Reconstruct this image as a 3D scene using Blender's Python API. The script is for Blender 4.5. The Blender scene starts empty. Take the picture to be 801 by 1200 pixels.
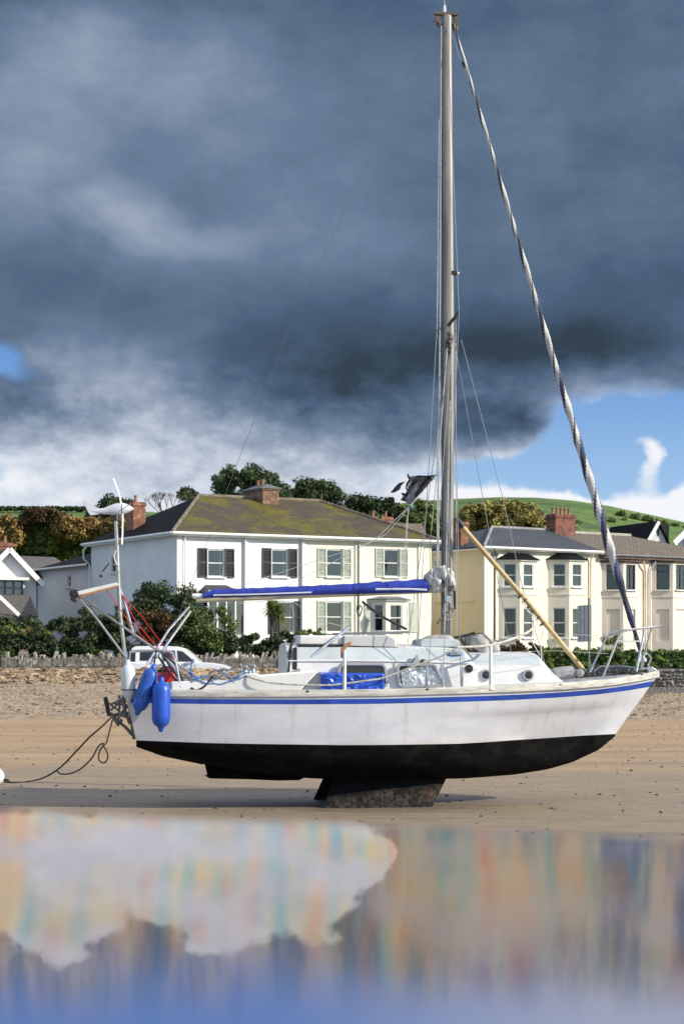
import bpy, math, random
import numpy as np
from mathutils import Vector, Matrix
C = bpy.context.scene.collection
SC = bpy.context.scene
R = math.radians
random.seed(7); RNG = np.random.default_rng(7)
F, HZ, CX, CAMZ = 2000.0, 750.0, 400.5, 2.53      # focal length and eye level of the 801x1200 photograph, eye height in metres

# ---------------------------------------------------------------- camera
cam = bpy.data.cameras.new('camera'); camo = bpy.data.objects.new('camera', cam); C.objects.link(camo)
camo.location = (0, 0, CAMZ); camo.rotation_euler = (R(90), 0, 0)
cam.sensor_fit = 'VERTICAL'; cam.sensor_height = 36.0; cam.lens = 36.0 * F / 1200
cam.shift_y = (HZ - 600) / 1200.0
cam.clip_start = 0.05; cam.clip_end = 6000
cam.dof.use_dof = True; cam.dof.focus_distance = 26.0; cam.dof.aperture_fstop = 4.2
SC.camera = camo
# ---------------------------------------------------------------- sun and exposure
SUN_PHI, SUN_EL = 20.0, 26.0                       # degrees from due right towards the camera, and height
tosun = Vector((math.cos(R(SUN_PHI))*math.cos(R(SUN_EL)), -math.sin(R(SUN_PHI))*math.cos(R(SUN_EL)), math.sin(R(SUN_EL))))
sl = bpy.data.lights.new('sun', 'SUN'); sl.energy = 4.8; sl.angle = R(0.5); sl.color = (1.0, 0.91, 0.77)
so = bpy.data.objects.new('sun', sl); C.objects.link(so); so.rotation_euler = tosun.to_track_quat('Z', 'Y').to_euler()
SC.view_settings.view_transform = 'Standard'; SC.view_settings.look = 'None'
SC.view_settings.exposure = 0.25; SC.view_settings.gamma = 1.0; SC.view_settings.use_curve_mapping = False
SC.render.resolution_x = 683; SC.render.resolution_y = 1024
SC.render.engine = 'CYCLES'
SC.cycles.max_bounces = 6; SC.cycles.transparent_max_bounces = 12; SC.cycles.caustics_reflective = False; SC.cycles.caustics_refractive = False

# ---------------------------------------------------------------- node expressions
class NT:
    def __init__(s, nt): s.nt = nt; s.n = nt.nodes; s.l = nt.links
    def node(s, t, **kw):
        n = s.n.new(t)
        for k, v in kw.items(): setattr(n, k, v)
        return n
    def put(s, sock, v):
        if isinstance(v, E): s.l.new(v.o, sock)
        elif hasattr(v, 'is_output'): s.l.new(v, sock)
        else: sock.default_value = v
    def m(s, op, *a, clamp=False):
        n = s.node('ShaderNodeMath', operation=op, use_clamp=clamp)
        for i, v in enumerate(a): s.put(n.inputs[i], v)
        return E(s, n.outputs[0])
    def noise(s, vec, scale, detail=4, rough=.5, dist=0, color=False):
        n = s.node('ShaderNodeTexNoise'); s.put(n.inputs['Vector'], vec); n.inputs['Scale'].default_value = scale
        n.inputs['Detail'].default_value = detail; n.inputs['Roughness'].default_value = rough; n.inputs['Distortion'].default_value = dist
        return n.outputs['Color'] if color else E(s, n.outputs['Fac'])
    def xyz(s, x, y, z=0.0):
        n = s.node('ShaderNodeCombineXYZ'); s.put(n.inputs[0], x); s.put(n.inputs[1], y); s.put(n.inputs[2], z); return n.outputs[0]
    def ramp(s, fac, stops, interp='LINEAR'):
        n = s.node('ShaderNodeValToRGB'); n.color_ramp.interpolation = interp; e = n.color_ramp.elements
        while len(e) < len(stops): e.new(0.5)
        for el, (p, c) in zip(e, stops): el.position = p; el.color = (*c, 1) if len(c) == 3 else c
        s.put(n.inputs[0], fac); return n.outputs[0]
    def mix(s, f, a, b, mode='MIX'):
        n = s.node('ShaderNodeMix', data_type='RGBA', blend_type=mode)
        for i, v in ((0, f), (6, a), (7, b)):
            if isinstance(v, tuple): v = (*v, 1) if len(v) == 3 else v
            s.put(n.inputs[i], v)
        return n.outputs[2]
    def mapping(s, vec, scale=(1, 1, 1), rot=(0, 0, 0), loc=(0, 0, 0)):
        n = s.node('ShaderNodeMapping'); s.put(n.inputs[0], vec); n.inputs['Scale'].default_value = scale
        n.inputs['Rotation'].default_value = rot; n.inputs['Location'].default_value = loc; return n.outputs[0]
    def sstep(s, x, a, b):
        n = s.node('ShaderNodeMapRange', interpolation_type='SMOOTHSTEP'); s.put(n.inputs[0], x)
        n.inputs[1].default_value = a; n.inputs[2].default_value = b; n.inputs[3].default_value = 0; n.inputs[4].default_value = 1
        return E(s, n.outputs[0])
class E:
    def __init__(s, t, o): s.t = t; s.o = o
    def __add__(s, b): return s.t.m('ADD', s, b)
    __radd__ = __add__
    def __sub__(s, b): return s.t.m('SUBTRACT', s, b)
    def __rsub__(s, b): return s.t.m('SUBTRACT', b, s)
    def __mul__(s, b): return s.t.m('MULTIPLY', s, b)
    __rmul__ = __mul__
    def __truediv__(s, b): return s.t.m('DIVIDE', s, b)
def srgb(r, g, b):
    f = lambda c: (c/255/12.92) if c/255 <= .04045 else ((c/255+.055)/1.055)**2.4
    return (f(r), f(g), f(b))

# ---------------------------------------------------------------- sky
world = bpy.data.worlds.new('World'); SC.world = world; world.use_nodes = True
w = NT(world.node_tree); w.n.clear()
tc = w.node('ShaderNodeTexCoord'); sep = w.node('ShaderNodeSeparateXYZ'); w.l.new(tc.outputs['Generated'], sep.inputs[0])
dx, dy, dz = (E(w, sep.outputs[i]) for i in range(3))
az = w.m('ARCTAN2', dx, dy)                                   # 0 straight ahead
hor = w.m('MAXIMUM', w.m('SQRT', dx*dx + dy*dy), 0.02)
U = 4.005 + az*20.0; V = 7.5 - (dz/hor)*20.0                  # azimuth and height of a direction, one unit is about 2.9 degrees
uv0 = w.xyz(U, V*1.25)
na = w.noise(uv0, .55, 5, .55) - .5; nb = w.noise(w.xyz(U+31.0, V*1.3+11.0), .55, 5, .55) - .5
nf = w.noise(w.xyz(U*1.0+7.0, V*1.5), 1.1, 7, .60) - .5; ng = w.noise(w.xyz(U+17.0, V*1.7+3.0), 3.2, 6, .62) - .5
u = U + na*1.5; v = V + nb*1.1
def blob(cu, cv, ru, rv, amp, uu=None, vv=None):
    a = ((uu or u) - cu)/ru; b = ((vv or v) - cv)/rv
    return w.m('POWER', 2.7182, (a*a + b*b)*-1.0)*amp
def total(lst, start, **k):
    t = None
    for b in lst:
        x = blob(*b, **k); t = x if t is None else t + x
    return t + start
L = total([(1.0,.5,.6,.6,.15),(2.5,.6,1.0,.8,.10),(.1,1.9,1.1,1.1,.12),(2.0,2.75,1.2,.35,.22),(1.35,2.6,.4,.4,.12),(4.3,2.95,.8,.45,.10),
           (3.4,1.6,1.6,.9,.04),(0,-.1,3,.35,-.14),(5.0,0,3,.5,-.06),(.8,3.3,1.5,.45,-.07),(5.2,4.0,2.6,.55,-.15),(3.6,4.7,1.1,.4,-.10),(7.2,3.3,1.8,1.1,-.05),
           (.1,4.95,.8,.40,-.20),(1.8,4.5,.9,.6,.24),(1.0,5.3,1.2,.35,.12),(.8,4.3,.5,.4,.18),(5.9,5.0,1.1,.3,-.30),(7.3,5.15,.7,.6,.55),(6.0,5.75,1.2,.35,.5),(7.2,5.85,1.2,.3,.5),(.0,5.3,.6,.6,.15),(.6,1.2,2.2,1.3,.08),(2.6,1.6,1.2,.5,.06),(4.6,4.15,3.0,.42,-.13),(7.0,4.2,1.2,.4,-.08)], .29)
L = L + w.sstep(V, 4.3, 6.0)*.52 + nf*(w.sstep(V, 3.6, 5.0)*.55+.20) + ng*(w.sstep(V, 3.6, 5.0)*.25+.05) + na*.26
cloud = w.ramp(L, [(0.0, srgb(52,66,80)), (.2, srgb(74,95,120)), (.38, srgb(106,125,151)), (.6, srgb(156,168,188)), (.8, srgb(206,214,226)), (1.0, srgb(240,242,247))])
holes = total([(.0,4.3,.45,.28,1.1),(7.4,5.15,1.9,.42,1.8),(7.0,5.55,1.6,.30,1.0),(5.3,5.62,1.1,.22,.9),(8.6,4.9,.5,.3,.5),(.0,5.6,.35,.3,.6)], 0.0)
puffs = total([(7.45,5.4,.24,.26,1.7),(6.0,5.72,.7,.2,1.1),(4.9,5.72,.5,.18,.6),(6.75,5.85,.35,.16,1.0),(7.5,5.9,.6,.12,1.0),(5.5,5.05,1.2,.30,1.9)], 0.0)
alpha = w.sstep(1.0 - holes + puffs + nf*.80 + ng*.30, .10, .80)
sky = w.node('ShaderNodeTexSky', sky_type='NISHITA', sun_disc=False); sky.sun_elevation = R(SUN_EL)
sky.sun_rotation = math.atan2(tosun.x, tosun.y); sky.air_density = 1.0; sky.dust_density = .15; sky.ozone_density = 1.6
skyc = w.mix(1.0, sky.outputs[0], (.145, .15, .165), 'MULTIPLY')
front = w.mix(alpha, w.mix(w.sstep(V, 4.0, 6.2), srgb(104,152,212), srgb(160,196,232)), cloud)
front = w.mix(1.0, front, (.88,.88,.88), 'MULTIPLY')
# above the photograph: the clouds break into sunlit white heads with open blue over them
u2 = U + (w.noise(uv0, 1.9, 4, .48) - .5)*.85; v2 = V + (w.noise(w.xyz(U+3.0, V+9.0), 1.9, 4, .48) - .5)*.85
heads = total([(-.3,-1.2,.9,.8,1.5),(.45,-1.75,.60,.60,1.5),(1.7,-1.25,.75,.70,1.4),(2.5,-1.75,.52,.85,1.5),(3.65,-1.4,.62,.95,1.7),(4.35,-1.1,.32,.38,1.1),(3.0,-.6,.9,.5,1.0),(1.2,-.7,1.2,.45,1.2)], 0.0, uu=u2, vv=v2)
hm = w.sstep(heads, .60, .86)
veil = w.mix(w.sstep(w.noise(w.xyz(U*1.9, V*.30), 1.2, 4, .55), .36, .64), (.26,.31,.52), (1.0,.84,.72))
veil = w.mix(w.sstep(blob(6.0,-1.6,1.5,.9,1.0), .0, 1.0), veil, (1.1,.92,.74))
upblue = w.mix(w.sstep(U, 2.5, 8.0), (.28,.66,1.70), (1.2,1.35,1.8))
high = w.mix(w.sstep(V + na*.9, -2.05, -3.5), veil, upblue)
headc = w.mix(w.noise(uv0, 1.3, 5, .6), (1.0,1.0,1.18), (1.9,1.86,1.9))
high = w.mix(hm, high, headc)
overhead = w.mix(w.sstep(w.noise(tc.outputs['Generated'], 3.0, 5, .55) + (dz-.3)*.5, .46, .60), w.mix(1.0, skyc, (.62,.80,1.0), 'MULTIPLY'), (.52,.55,.62))
high = w.mix(w.sstep(V, -4.0, -7.0), high, overhead)
allsky = w.mix(w.sstep(V, .0, -.4), front, high)
allsky = w.mix(w.sstep(w.m('ABSOLUTE', az), .55, .9), allsky, overhead)
bg = w.node('ShaderNodeBackground'); w.l.new(allsky, bg.inputs[0]); bg.inputs[1].default_value = 1.0
wo = w.node('ShaderNodeOutputWorld'); w.l.new(bg.outputs[0], wo.inputs[0])

# ---------------------------------------------------------------- materials
MATS = {}
def mat(name, col, rough=.6, var=.2, scale=3.0, bump=0.0, bscale=None, metal=0.0, spec=.5, col2=None, stretch=(1,1,1), island=0.0, spots=None, coat=0.0):
    if name in MATS: return MATS[name]
    m = bpy.data.materials.new(name); m.use_nodes = True; t = NT(m.node_tree); p = t.n['Principled BSDF']
    co = t.node('ShaderNodeTexCoord').outputs['Object']; vec = t.mapping(co, stretch)
    n = t.noise(vec, scale, 6, .6)
    c2 = col2 or tuple(c*(1-var*1.6) for c in col); c1 = tuple(min(1, c*(1+var*.5)) for c in col)
    c = t.ramp(n, [(.32, c2), (.66, c1)])
    if spots:
        sc, thr, scol = spots; c = t.mix(t.sstep(t.noise(t.mapping(co, stretch, loc=(5,3,1)), sc, 5, .6), thr, thr+.08), c, scol)
    if island:
        g = t.node('ShaderNodeNewGeometry').outputs['Random Per Island']
        hs = t.node('ShaderNodeHueSaturation'); t.l.new(c, hs.inputs['Color'])
        t.put(hs.inputs['Value'], E(t, g)*(2*island) + (1-island)); t.put(hs.inputs['Hue'], E(t, g)*(.06*island) + (.5-.03*island)); c = hs.outputs[0]
    t.l.new(c, p.inputs['Base Color']); p.inputs['Roughness'].default_value = rough; p.inputs['Metallic'].default_value = metal
    p.inputs['Specular IOR Level'].default_value = spec; p.inputs['Coat Weight'].default_value = coat
    if bump:
        b = t.node('ShaderNodeBump'); b.inputs['Strength'].default_value = 1.0; b.inputs['Distance'].default_value = bump
        t.put(b.inputs['Height'], t.noise(vec, bscale or scale*3, 6, .65)); t.l.new(b.outputs[0], p.inputs['Normal'])
    MATS[name] = m; return m
def glassy(name, tint=(.9,.95,1), refl=.18):
    m = bpy.data.materials.new(name); m.use_nodes = True; t = NT(m.node_tree); t.n.clear()
    tr = t.node('ShaderNodeBsdfTransparent'); tr.inputs[0].default_value = (*tint, 1)
    gl = t.node('ShaderNodeBsdfGlossy'); gl.inputs['Roughness'].default_value = .03
    lw = t.node('ShaderNodeLayerWeight'); lw.inputs[0].default_value = .35
    mx = t.node('ShaderNodeMixShader'); t.put(mx.inputs[0], E(t, lw.outputs['Fresnel'])*.8 + refl)
    t.l.new(tr.outputs[0], mx.inputs[1]); t.l.new(gl.outputs[0], mx.inputs[2])
    o = t.node('ShaderNodeOutputMaterial'); t.l.new(mx.outputs[0], o.inputs[0]); return m

# ---------------------------------------------------------------- mesh helpers
class MB:
    def __init__(s): s.v = []; s.f = []; s.mi = []; s.cur = 0
    def add(s, vs, fs):
        o = len(s.v); s.v += [tuple(p) for p in vs]; s.f += [tuple(i+o for i in f) for f in fs]; s.mi += [s.cur]*len(fs); return s
    def box(s, c, d, rot=None):
        x, y, z = (q/2 for q in d); vs = [Vector((a*x, b*y, e*z)) for a in (-1,1) for b in (-1,1) for e in (-1,1)]
        if rot is not None: vs = [rot @ p for p in vs]
        c = Vector(c); return s.add([c+p for p in vs], [(0,1,3,2),(4,6,7,5),(0,4,5,1),(2,3,7,6),(0,2,6,4),(1,5,7,3)])
    def b2(s, a, b): return s.box([(p+q)/2 for p, q in zip(a, b)], [abs(q-p) for p, q in zip(a, b)])
    def bar(s, p, q, w_, h_):                                   # a box from p to q
        p, q = Vector(p), Vector(q); d = q-p
        return s.box((p+q)/2, (w_, h_, d.length), d.to_track_quat('Z', 'Y').to_matrix())
    def tube(s, pts, r, seg=8, cap=True, sy=1.0, closed=False):
        pts = [Vector(p) for p in pts]; n = len(pts); rs = r if isinstance(r, (list, tuple)) else [r]*n
        up = Vector((0,0,1)); rings = []
        for i, p in enumerate(pts):
            if closed: d = pts[(i+1) % n]-pts[i-1]
            else: d = pts[min(i+1, n-1)]-pts[max(i-1, 0)]
            if d.length < 1e-9: d = Vector((0,0,1))
            d.normalize()
            ref = Vector((0,1,0)) if abs(d.y) < .9 else up
            a = d.cross(ref).normalized(); b = d.cross(a).normalized()
            rings.append([p + a*math.cos(2*math.pi*k/seg)*rs[i] + b*math.sin(2*math.pi*k/seg)*rs[i]*sy for k in range(seg)])
        vs = [q for g in rings for q in g]; fs = []
        for i in range(n if closed else n-1):
            j = (i+1) % n
            for k in range(seg): fs.append((i*seg+k, i*seg+(k+1) % seg, j*seg+(k+1) % seg, j*seg+k))
        if cap and not closed: fs += [tuple(range(seg))[::-1], tuple((n-1)*seg+k for k in range(seg))]
        return s.add(vs, fs)
    def prism(s, poly, axis, a, b):                             # poly in the two other axes, extruded along axis from a to b
        n = len(poly)
        def P(p, t):
            q = list(p); q.insert(axis, t); return q
        vs = [P(p, a) for p in poly] + [P(p, b) for p in poly]
        return s.add(vs, [tuple(range(n)), tuple(range(2*n-1, n-1, -1))] + [(i, i+n, (i+1) % n+n, (i+1) % n) for i in range(n)])
    def lathe(s, prof, c=(0,0,0), seg=16, rot=None):            # prof: (radius, height)
        c = Vector(c); vs = []
        for r, z in prof:
            for k in range(seg):
                p = Vector((r*math.cos(2*math.pi*k/seg), r*math.sin(2*math.pi*k/seg), z)); vs.append(c + (rot @ p if rot is not None else p))
        n = len(prof); fs = [(i*seg+k, i*seg+(k+1) % seg, (i+1)*seg+(k+1) % seg, (i+1)*seg+k) for i in range(n-1) for k in range(seg)]
        fs += [tuple(range(seg))[::-1], tuple((n-1)*seg+k for k in range(seg))]
        return s.add(vs, fs)
    def grid(s, rows, close=False, fmat=None):                       # rows of equal length
        m = len(rows[0]); vs = [p for r_ in rows for p in r_]; o = len(s.v); s.v += [tuple(p) for p in vs]
        for i in range(len(rows)-1):
            for j in range(m if close else m-1):
                s.f.append((o+i*m+j, o+i*m+(j+1) % m, o+(i+1)*m+(j+1) % m, o+(i+1)*m+j)); s.mi.append(fmat(i, j) if fmat else s.cur)
        return s
    def build(s, name, mats, parent=None, smooth=False, bevel=0.0, sharp=40):
        me = bpy.data.meshes.new(name); me.from_pydata(s.v, [], s.f)
        for m_ in (mats if isinstance(mats, (list, tuple)) else [mats]): me.materials.append(m_)
        me.polygons.foreach_set('material_index', s.mi)
        if smooth:
            me.polygons.foreach_set('use_smooth', [True]*len(s.f))
            if sharp < 179: me.set_sharp_from_angle(angle=R(sharp))
        me.validate(); me.update()
        o = bpy.data.objects.new(name, me); C.objects.link(o); o.parent = parent
        if bevel:
            bv = o.modifiers.new('bevel', 'BEVEL'); bv.width = bevel; bv.segments = 2; bv.limit_method = 'ANGLE'; bv.angle_limit = R(35)
        return o
def tag(o, label, cat, group=None, kind=None):
    if label: o['label'] = label
    if cat: o['category'] = cat
    if group: o['group'] = group
    if kind: o['kind'] = kind
    return o
def thing(name, label, cat, loc=(0,0,0), rz=0.0, group=None):
    o = bpy.data.objects.new(name, None); C.objects.link(o); o.location = loc; o.rotation_euler = (0,0,rz); o.empty_display_size = .2
    return tag(o, label, cat, group)
def W(px, py, Y): return Vector(((px-CX)/F*Y, Y, CAMZ-(py-HZ)/F*Y))
def X_(px, Y): return (px-CX)/F*Y
def Z_(py, Y): return CAMZ-(py-HZ)/F*Y
def curve(pts, n=8):                                            # Catmull-Rom through the points
    P = [Vector(p) for p in pts]; P = [2*P[0]-P[1]] + P + [2*P[-1]-P[-2]]; out = []
    for i in range(1, len(P)-2):
        for k in range(n):
            t = k/n; a, b, c, d = P[i-1:i+3]
            out.append(.5*((2*b)+(c-a)*t+(2*a-5*b+4*c-d)*t*t+(3*b-a-3*c+d)*t**3))
    return out+[P[-2]]
def interp(x, tab):
    return float(np.interp(x, [a for a, b in tab], [b for a, b in tab]))
def leaves(name, clumps, size, m, parent=None, aspect=.55, out=.6, seed=1, up=.3):
    """clumps: (centre, radii, count). Many small leaf faces filling each clump, denser to its outside."""
    rg = np.random.default_rng(seed); Vs = []
    for c, r_, n in clumps:
        n = max(int(n), 4)
        d = rg.normal(size=(n, 3)); d /= np.linalg.norm(d, axis=1)[:, None]
        rad = rg.random(n)**.45
        ctr = np.array(c) + d*rad[:, None]*np.array(r_)
        nn = d*out + rg.normal(size=(n, 3))*.6 + np.array((0, 0, up)); nn /= np.linalg.norm(nn, axis=1)[:, None]
        t = np.cross(nn, rg.normal(size=(n, 3))); t /= np.linalg.norm(t, axis=1)[:, None]; b = np.cross(nn, t)
        sz = (size*(.6+.8*rg.random(n)))[:, None]
        q = np.stack([ctr-t*sz, ctr-b*sz*aspect, ctr+t*sz, ctr+b*sz*aspect], 1); Vs.append(q.reshape(-1, 3))
    Vv = np.concatenate(Vs).astype(np.float32); nv = len(Vv); nf = nv//4
    me = bpy.data.meshes.new(name); me.vertices.add(nv); me.vertices.foreach_set('co', Vv.ravel())
    me.loops.add(nv); me.loops.foreach_set('vertex_index', np.arange(nv, dtype=np.int32))
    me.polygons.add(nf); me.polygons.foreach_set('loop_start', np.arange(0, nv, 4, dtype=np.int32))
    me.update(calc_edges=True); me.materials.append(m); o = bpy.data.objects.new(name, me); C.objects.link(o); o.parent = parent; return o
# ================================================================ THE SETTING
def sm(x, a, b):
    t = min(1, max(0, (x-a)/(b-a))); return t*t*(3-2*t)
from mathutils import noise as mn
def ground_z(x, y):
    right = sm(x, 4.5, 8.5)
    bank = interp(y, [(52,0),(58,.12),(66,.50),(73,.93),(75.8,1.15),(76.6,1.16),(78.2,.45),(83.9,.45),(84.4,1.5),(92,1.6),(108,1.8),(130,2.6),(400,6)])
    flat = interp(y, [(50,0),(60,.03),(76,.10),(80.4,.15),(80.9,1.1),(84.4,1.4),(92,1.5),(108,1.8),(130,2.6),(400,6)])
    z = bank*(1-right)+flat*right
    amp = .012 if y < 50 else (.05 if y < 76 else .02)
    return z + amp*(mn.noise((x*.35, y*.8, 0))+.5*mn.noise((x*1.3, y*2.6, 3)))*sm(abs(y-26.5)+abs(x)*.12, .6, 2.5)
ys = list(np.arange(3, 20, 1.0)) + list(np.arange(20, 52, .35)) + list(np.arange(52, 86, .4)) + list(np.arange(86, 130, 3)) + [150,200,300,500,900,1800,4000]
ys = [-60,-20,-6,0] + ys
xs = sorted([-4000,-1500,-600,-250,-120,-70,-50] + list(np.arange(-40, 41, .8)) + [50,70,120,250,600,1500,4000])
def ground_mat():
    m = bpy.data.materials.new('beach_ground'); m.use_nodes = True; t = NT(m.node_tree); p = t.n['Principled BSDF']
    co = t.node('ShaderNodeTexCoord').outputs['Object']; s = t.node('ShaderNodeSeparateXYZ'); t.l.new(co, s.inputs[0])
    X, Y = E(t, s.outputs[0]), E(t, s.outputs[1])
    big = t.noise(t.mapping(co, (.12,.6,1)), 1.0, 5, .55); mid = t.noise(t.mapping(co, (.6,2.2,1)), 2.0, 6, .6); fine = t.noise(t.mapping(co, (1,1.6,1)), 14, 4, .6)
    grain = t.noise(co, 90, 3, .6)
    dry = t.ramp(big*.5+mid*.35+grain*.15, [(.3, (.25,.165,.088)), (.5, (.385,.265,.148)), (.68, (.47,.335,.195))])
    damp = t.ramp(mid*.4+fine*.3+grain*.3, [(.3, (.16,.125,.085)), (.5, (.27,.212,.145)), (.66, (.36,.29,.20))])
    c = t.mix(t.sstep(Y + (big-.5)*26.0, 27, 44), damp, dry)
    c = t.mix(t.sstep(t.noise(t.mapping(co, (1.2,5.5,1)), 2.1, 4, .7), .60, .66)*.65, c, (.07,.055,.04))      # flecks of weed and wet scrapes
    tide = t.noise(t.mapping(co, (.035,1.1,1)), 1.0, 5, .65); c = t.mix(t.sstep(tide, .54, .64)*.45, c, (.17,.13,.09))
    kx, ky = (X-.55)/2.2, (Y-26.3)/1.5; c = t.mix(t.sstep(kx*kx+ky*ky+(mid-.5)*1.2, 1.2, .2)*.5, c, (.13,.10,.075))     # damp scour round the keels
    vn = t.node('ShaderNodeTexVoronoi'); t.l.new(t.mapping(co, (1,1,1)), vn.inputs['Vector']); vn.inputs['Scale'].default_value = 6.5
    vs = t.node('ShaderNodeSeparateColor'); t.l.new(vn.outputs['Color'], vs.inputs[0])
    grav = t.ramp(E(t, vs.outputs[0])*.6+mid*.4, [(.15, (.14,.10,.062)), (.45, (.30,.22,.14)), (.8, (.48,.38,.26))])
    c = t.mix(t.sstep(Y + (big-.5)*5.0, 53.2, 54.6), c, grav)
    c = t.mix(t.sstep(Y, 77.4, 77.9), c, t.mix(fine, (.11,.105,.10), (.16,.15,.14)))
    c = t.mix(t.sstep(Y, 84.2, 84.5), c, t.mix(mid, (.035,.05,.018), (.08,.10,.035)))
    t.l.new(c, p.inputs['Base Color'])
    t.put(p.inputs['Roughness'], t.sstep(Y + (big-.5)*26.0, 20, 40)*.35 + .55)
    b = t.node('ShaderNodeBump'); b.inputs['Distance'].default_value = .06; t.put(b.inputs['Height'], mid*.6+fine*.35+grain*.12 + E(t, vn.outputs['Distance'])*t.sstep(Y, 53, 56)*-1.2); t.l.new(b.outputs[0], p.inputs['Normal'])
    return m
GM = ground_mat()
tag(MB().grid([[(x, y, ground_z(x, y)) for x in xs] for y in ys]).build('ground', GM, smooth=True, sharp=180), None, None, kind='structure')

# added slab standing for a phone at the lens, tilted to mirror high sky
ZE, TL = CAMZ-.164, math.tan(R(8)); SL = -.185
def qz(y): return ZE + TL*(y-1.6)
def qy(x): return 1.563 + SL*x
stone = mat('added_slab_body', (.13,.12,.11), .5, .4, 4, .01)  # dark body of the added slab
q = MB(); xl, xr, yn = -4.5, 4.5, -2.5
top = [(xl,yn),(xr,yn)]+[(x_, qy(x_)+.016*mn.noise((x_*3.1,0,0))+.008*mn.noise((x_*11,4,0))) for x_ in np.linspace(xr, xl, 160)]
q.add([(x, y, qz(y)-.004) for x, y in top]+[(x, y, -.4) for x, y in top], [tuple(range(len(top))), tuple(range(2*len(top)-1, len(top)-1, -1))]+[(i, i+len(top), (i+1) % len(top)+len(top), (i+1) % len(top)) for i in range(len(top))])
tag(q.build('added_mirror_slab', stone, bevel=.0), None, None, kind='structure')
def mirror_mat():
    m = bpy.data.materials.new('added_mirror_sheen'); m.use_nodes = True; t = NT(m.node_tree); t.n.clear()
    co = t.node('ShaderNodeTexCoord').outputs['Object']; sq = t.node('ShaderNodeSeparateXYZ'); t.l.new(co, sq.inputs[0]); X, Y = E(t, sq.outputs[0]), E(t, sq.outputs[1])
    sm_ = t.xyz(X/(Y+.12)*1.5 + (t.noise(co, 3.0, 2, .5)-.5)*.02, Y)          # streak coordinate fanning out from under the camera, over the slab
    s1 = t.noise(t.mapping(sm_, (46,.7,1)), 1.0, 4, .6); s2 = t.noise(t.mapping(sm_, (100,.9,1), loc=(3,1,0)), 1.0, 3, .6); ys_ = t.node('ShaderNodeSeparateXYZ'); t.l.new(co, ys_.inputs[0])
    s3 = t.noise(t.mapping(sm_, (9,4.5,1), loc=(9,2,0)), 1.0, 4, .6)
    sheen = t.ramp(s1*.55+s2*.45, [(.32,(.06,.10,.48)),(.39,(.06,.36,.75)),(.44,(.16,.66,.62)),(.48,(.70,.72,.66)),(.52,(1.0,.86,.40)),(.56,(1.0,.40,.28)),(.61,(.60,.12,.42)),(.68,(.24,.10,.60))])  # rainbow sheen of a screen painted into the gloss colour
    tint = t.mix(t.sstep(s3, .38, .62)*t.sstep(E(t, ys_.outputs[1]), 1.07, 1.20)*.95, (.84,.84,.88), sheen)
    d = t.node('ShaderNodeBsdfDiffuse'); d.inputs[0].default_value = (.05,.05,.055,1)
    g = t.node('ShaderNodeBsdfGlossy'); t.l.new(tint, g.inputs['Color']); t.put(g.inputs['Roughness'], t.sstep(s1, .5, .75)*.07 + .012)
    b = t.node('ShaderNodeBump'); b.inputs['Distance'].default_value = .00002; t.put(b.inputs['Height'], t.noise(t.mapping(co, (4,30,1)), 1.0, 3, .5)); t.l.new(b.outputs[0], g.inputs['Normal'])
    fr = t.node('ShaderNodeFresnel'); fr.inputs[0].default_value = 2.1
    mx = t.node('ShaderNodeMixShader'); t.put(mx.inputs[0], E(t, fr.outputs[0])); t.l.new(d.outputs[0], mx.inputs[1]); t.l.new(g.outputs[0], mx.inputs[2])
    o = t.node('ShaderNodeOutputMaterial'); t.l.new(mx.outputs[0], o.inputs[0]); return m
tag(MB().add([(x, y, qz(y)) for x, y in top], [tuple(range(len(top)))]).build('added_mirror_sheet', mirror_mat()), None, None, kind='structure')  # added reflecting sheet lying on the slab

# hill
RID = [(-900,604),(-300,598),(0,596.5),(110,596.5),(200,600),(300,606),(380,601),(440,592),(505,585),(560,582.5),(600,581),(650,583),(700,589),(801,611),(900,634),(1200,690),(1800,730)]
def hill_z(x, y):
    px = CX + F*x/420.0*(420.0/max(y, 200) if y > 200 else 1)
    r_ = CAMZ + (HZ-interp(px, RID))/F*420.0
    k = min(1, max(0, (y-120)/300.0)); k = k**1.15
    return (r_*k + 2.4*(1-k) - max(0, y-420)*.02) + (0 if y > 415 else 1.2*mn.noise((x*.03, y*.05, 1))*math.sin(math.pi*min(1, k)))
def hill_mat():
    m = bpy.data.materials.new('hill_pasture'); m.use_nodes = True; t = NT(m.node_tree); p = t.n['Principled BSDF']
    co = t.node('ShaderNodeTexCoord').outputs['Object']
    a = t.noise(t.mapping(co, (.02,.05,.1)), 1.0, 5, .6); b_ = t.noise(t.mapping(co, (.25,.35,.3)), 1.0, 7, .68); f_ = t.noise(co, 1.2, 4, .7)
    c = t.ramp(a*.35+b_*.45+f_*.2, [(.36,(.025,.045,.012)),(.45,(.06,.12,.022)),(.54,(.12,.21,.035)),(.66,(.21,.26,.07))])
    t.l.new(c, p.inputs['Base Color']); p.inputs['Roughness'].default_value = .9
    b = t.node('ShaderNodeBump'); b.inputs['Distance'].default_value = 1.2; t.put(b.inputs['Height'], b_+f_*.3); t.l.new(b.outputs[0], p.inputs['Normal']); return m
hy = list(np.arange(125, 430, 9)) + [440, 480, 560, 700]
hx = list(np.arange(-330, 331, 9))
tag(MB().grid([[(x, y, hill_z(x, y)) for x in hx] for y in hy]).build('hill', hill_mat(), smooth=True, sharp=180), None, None, kind='structure')

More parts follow.
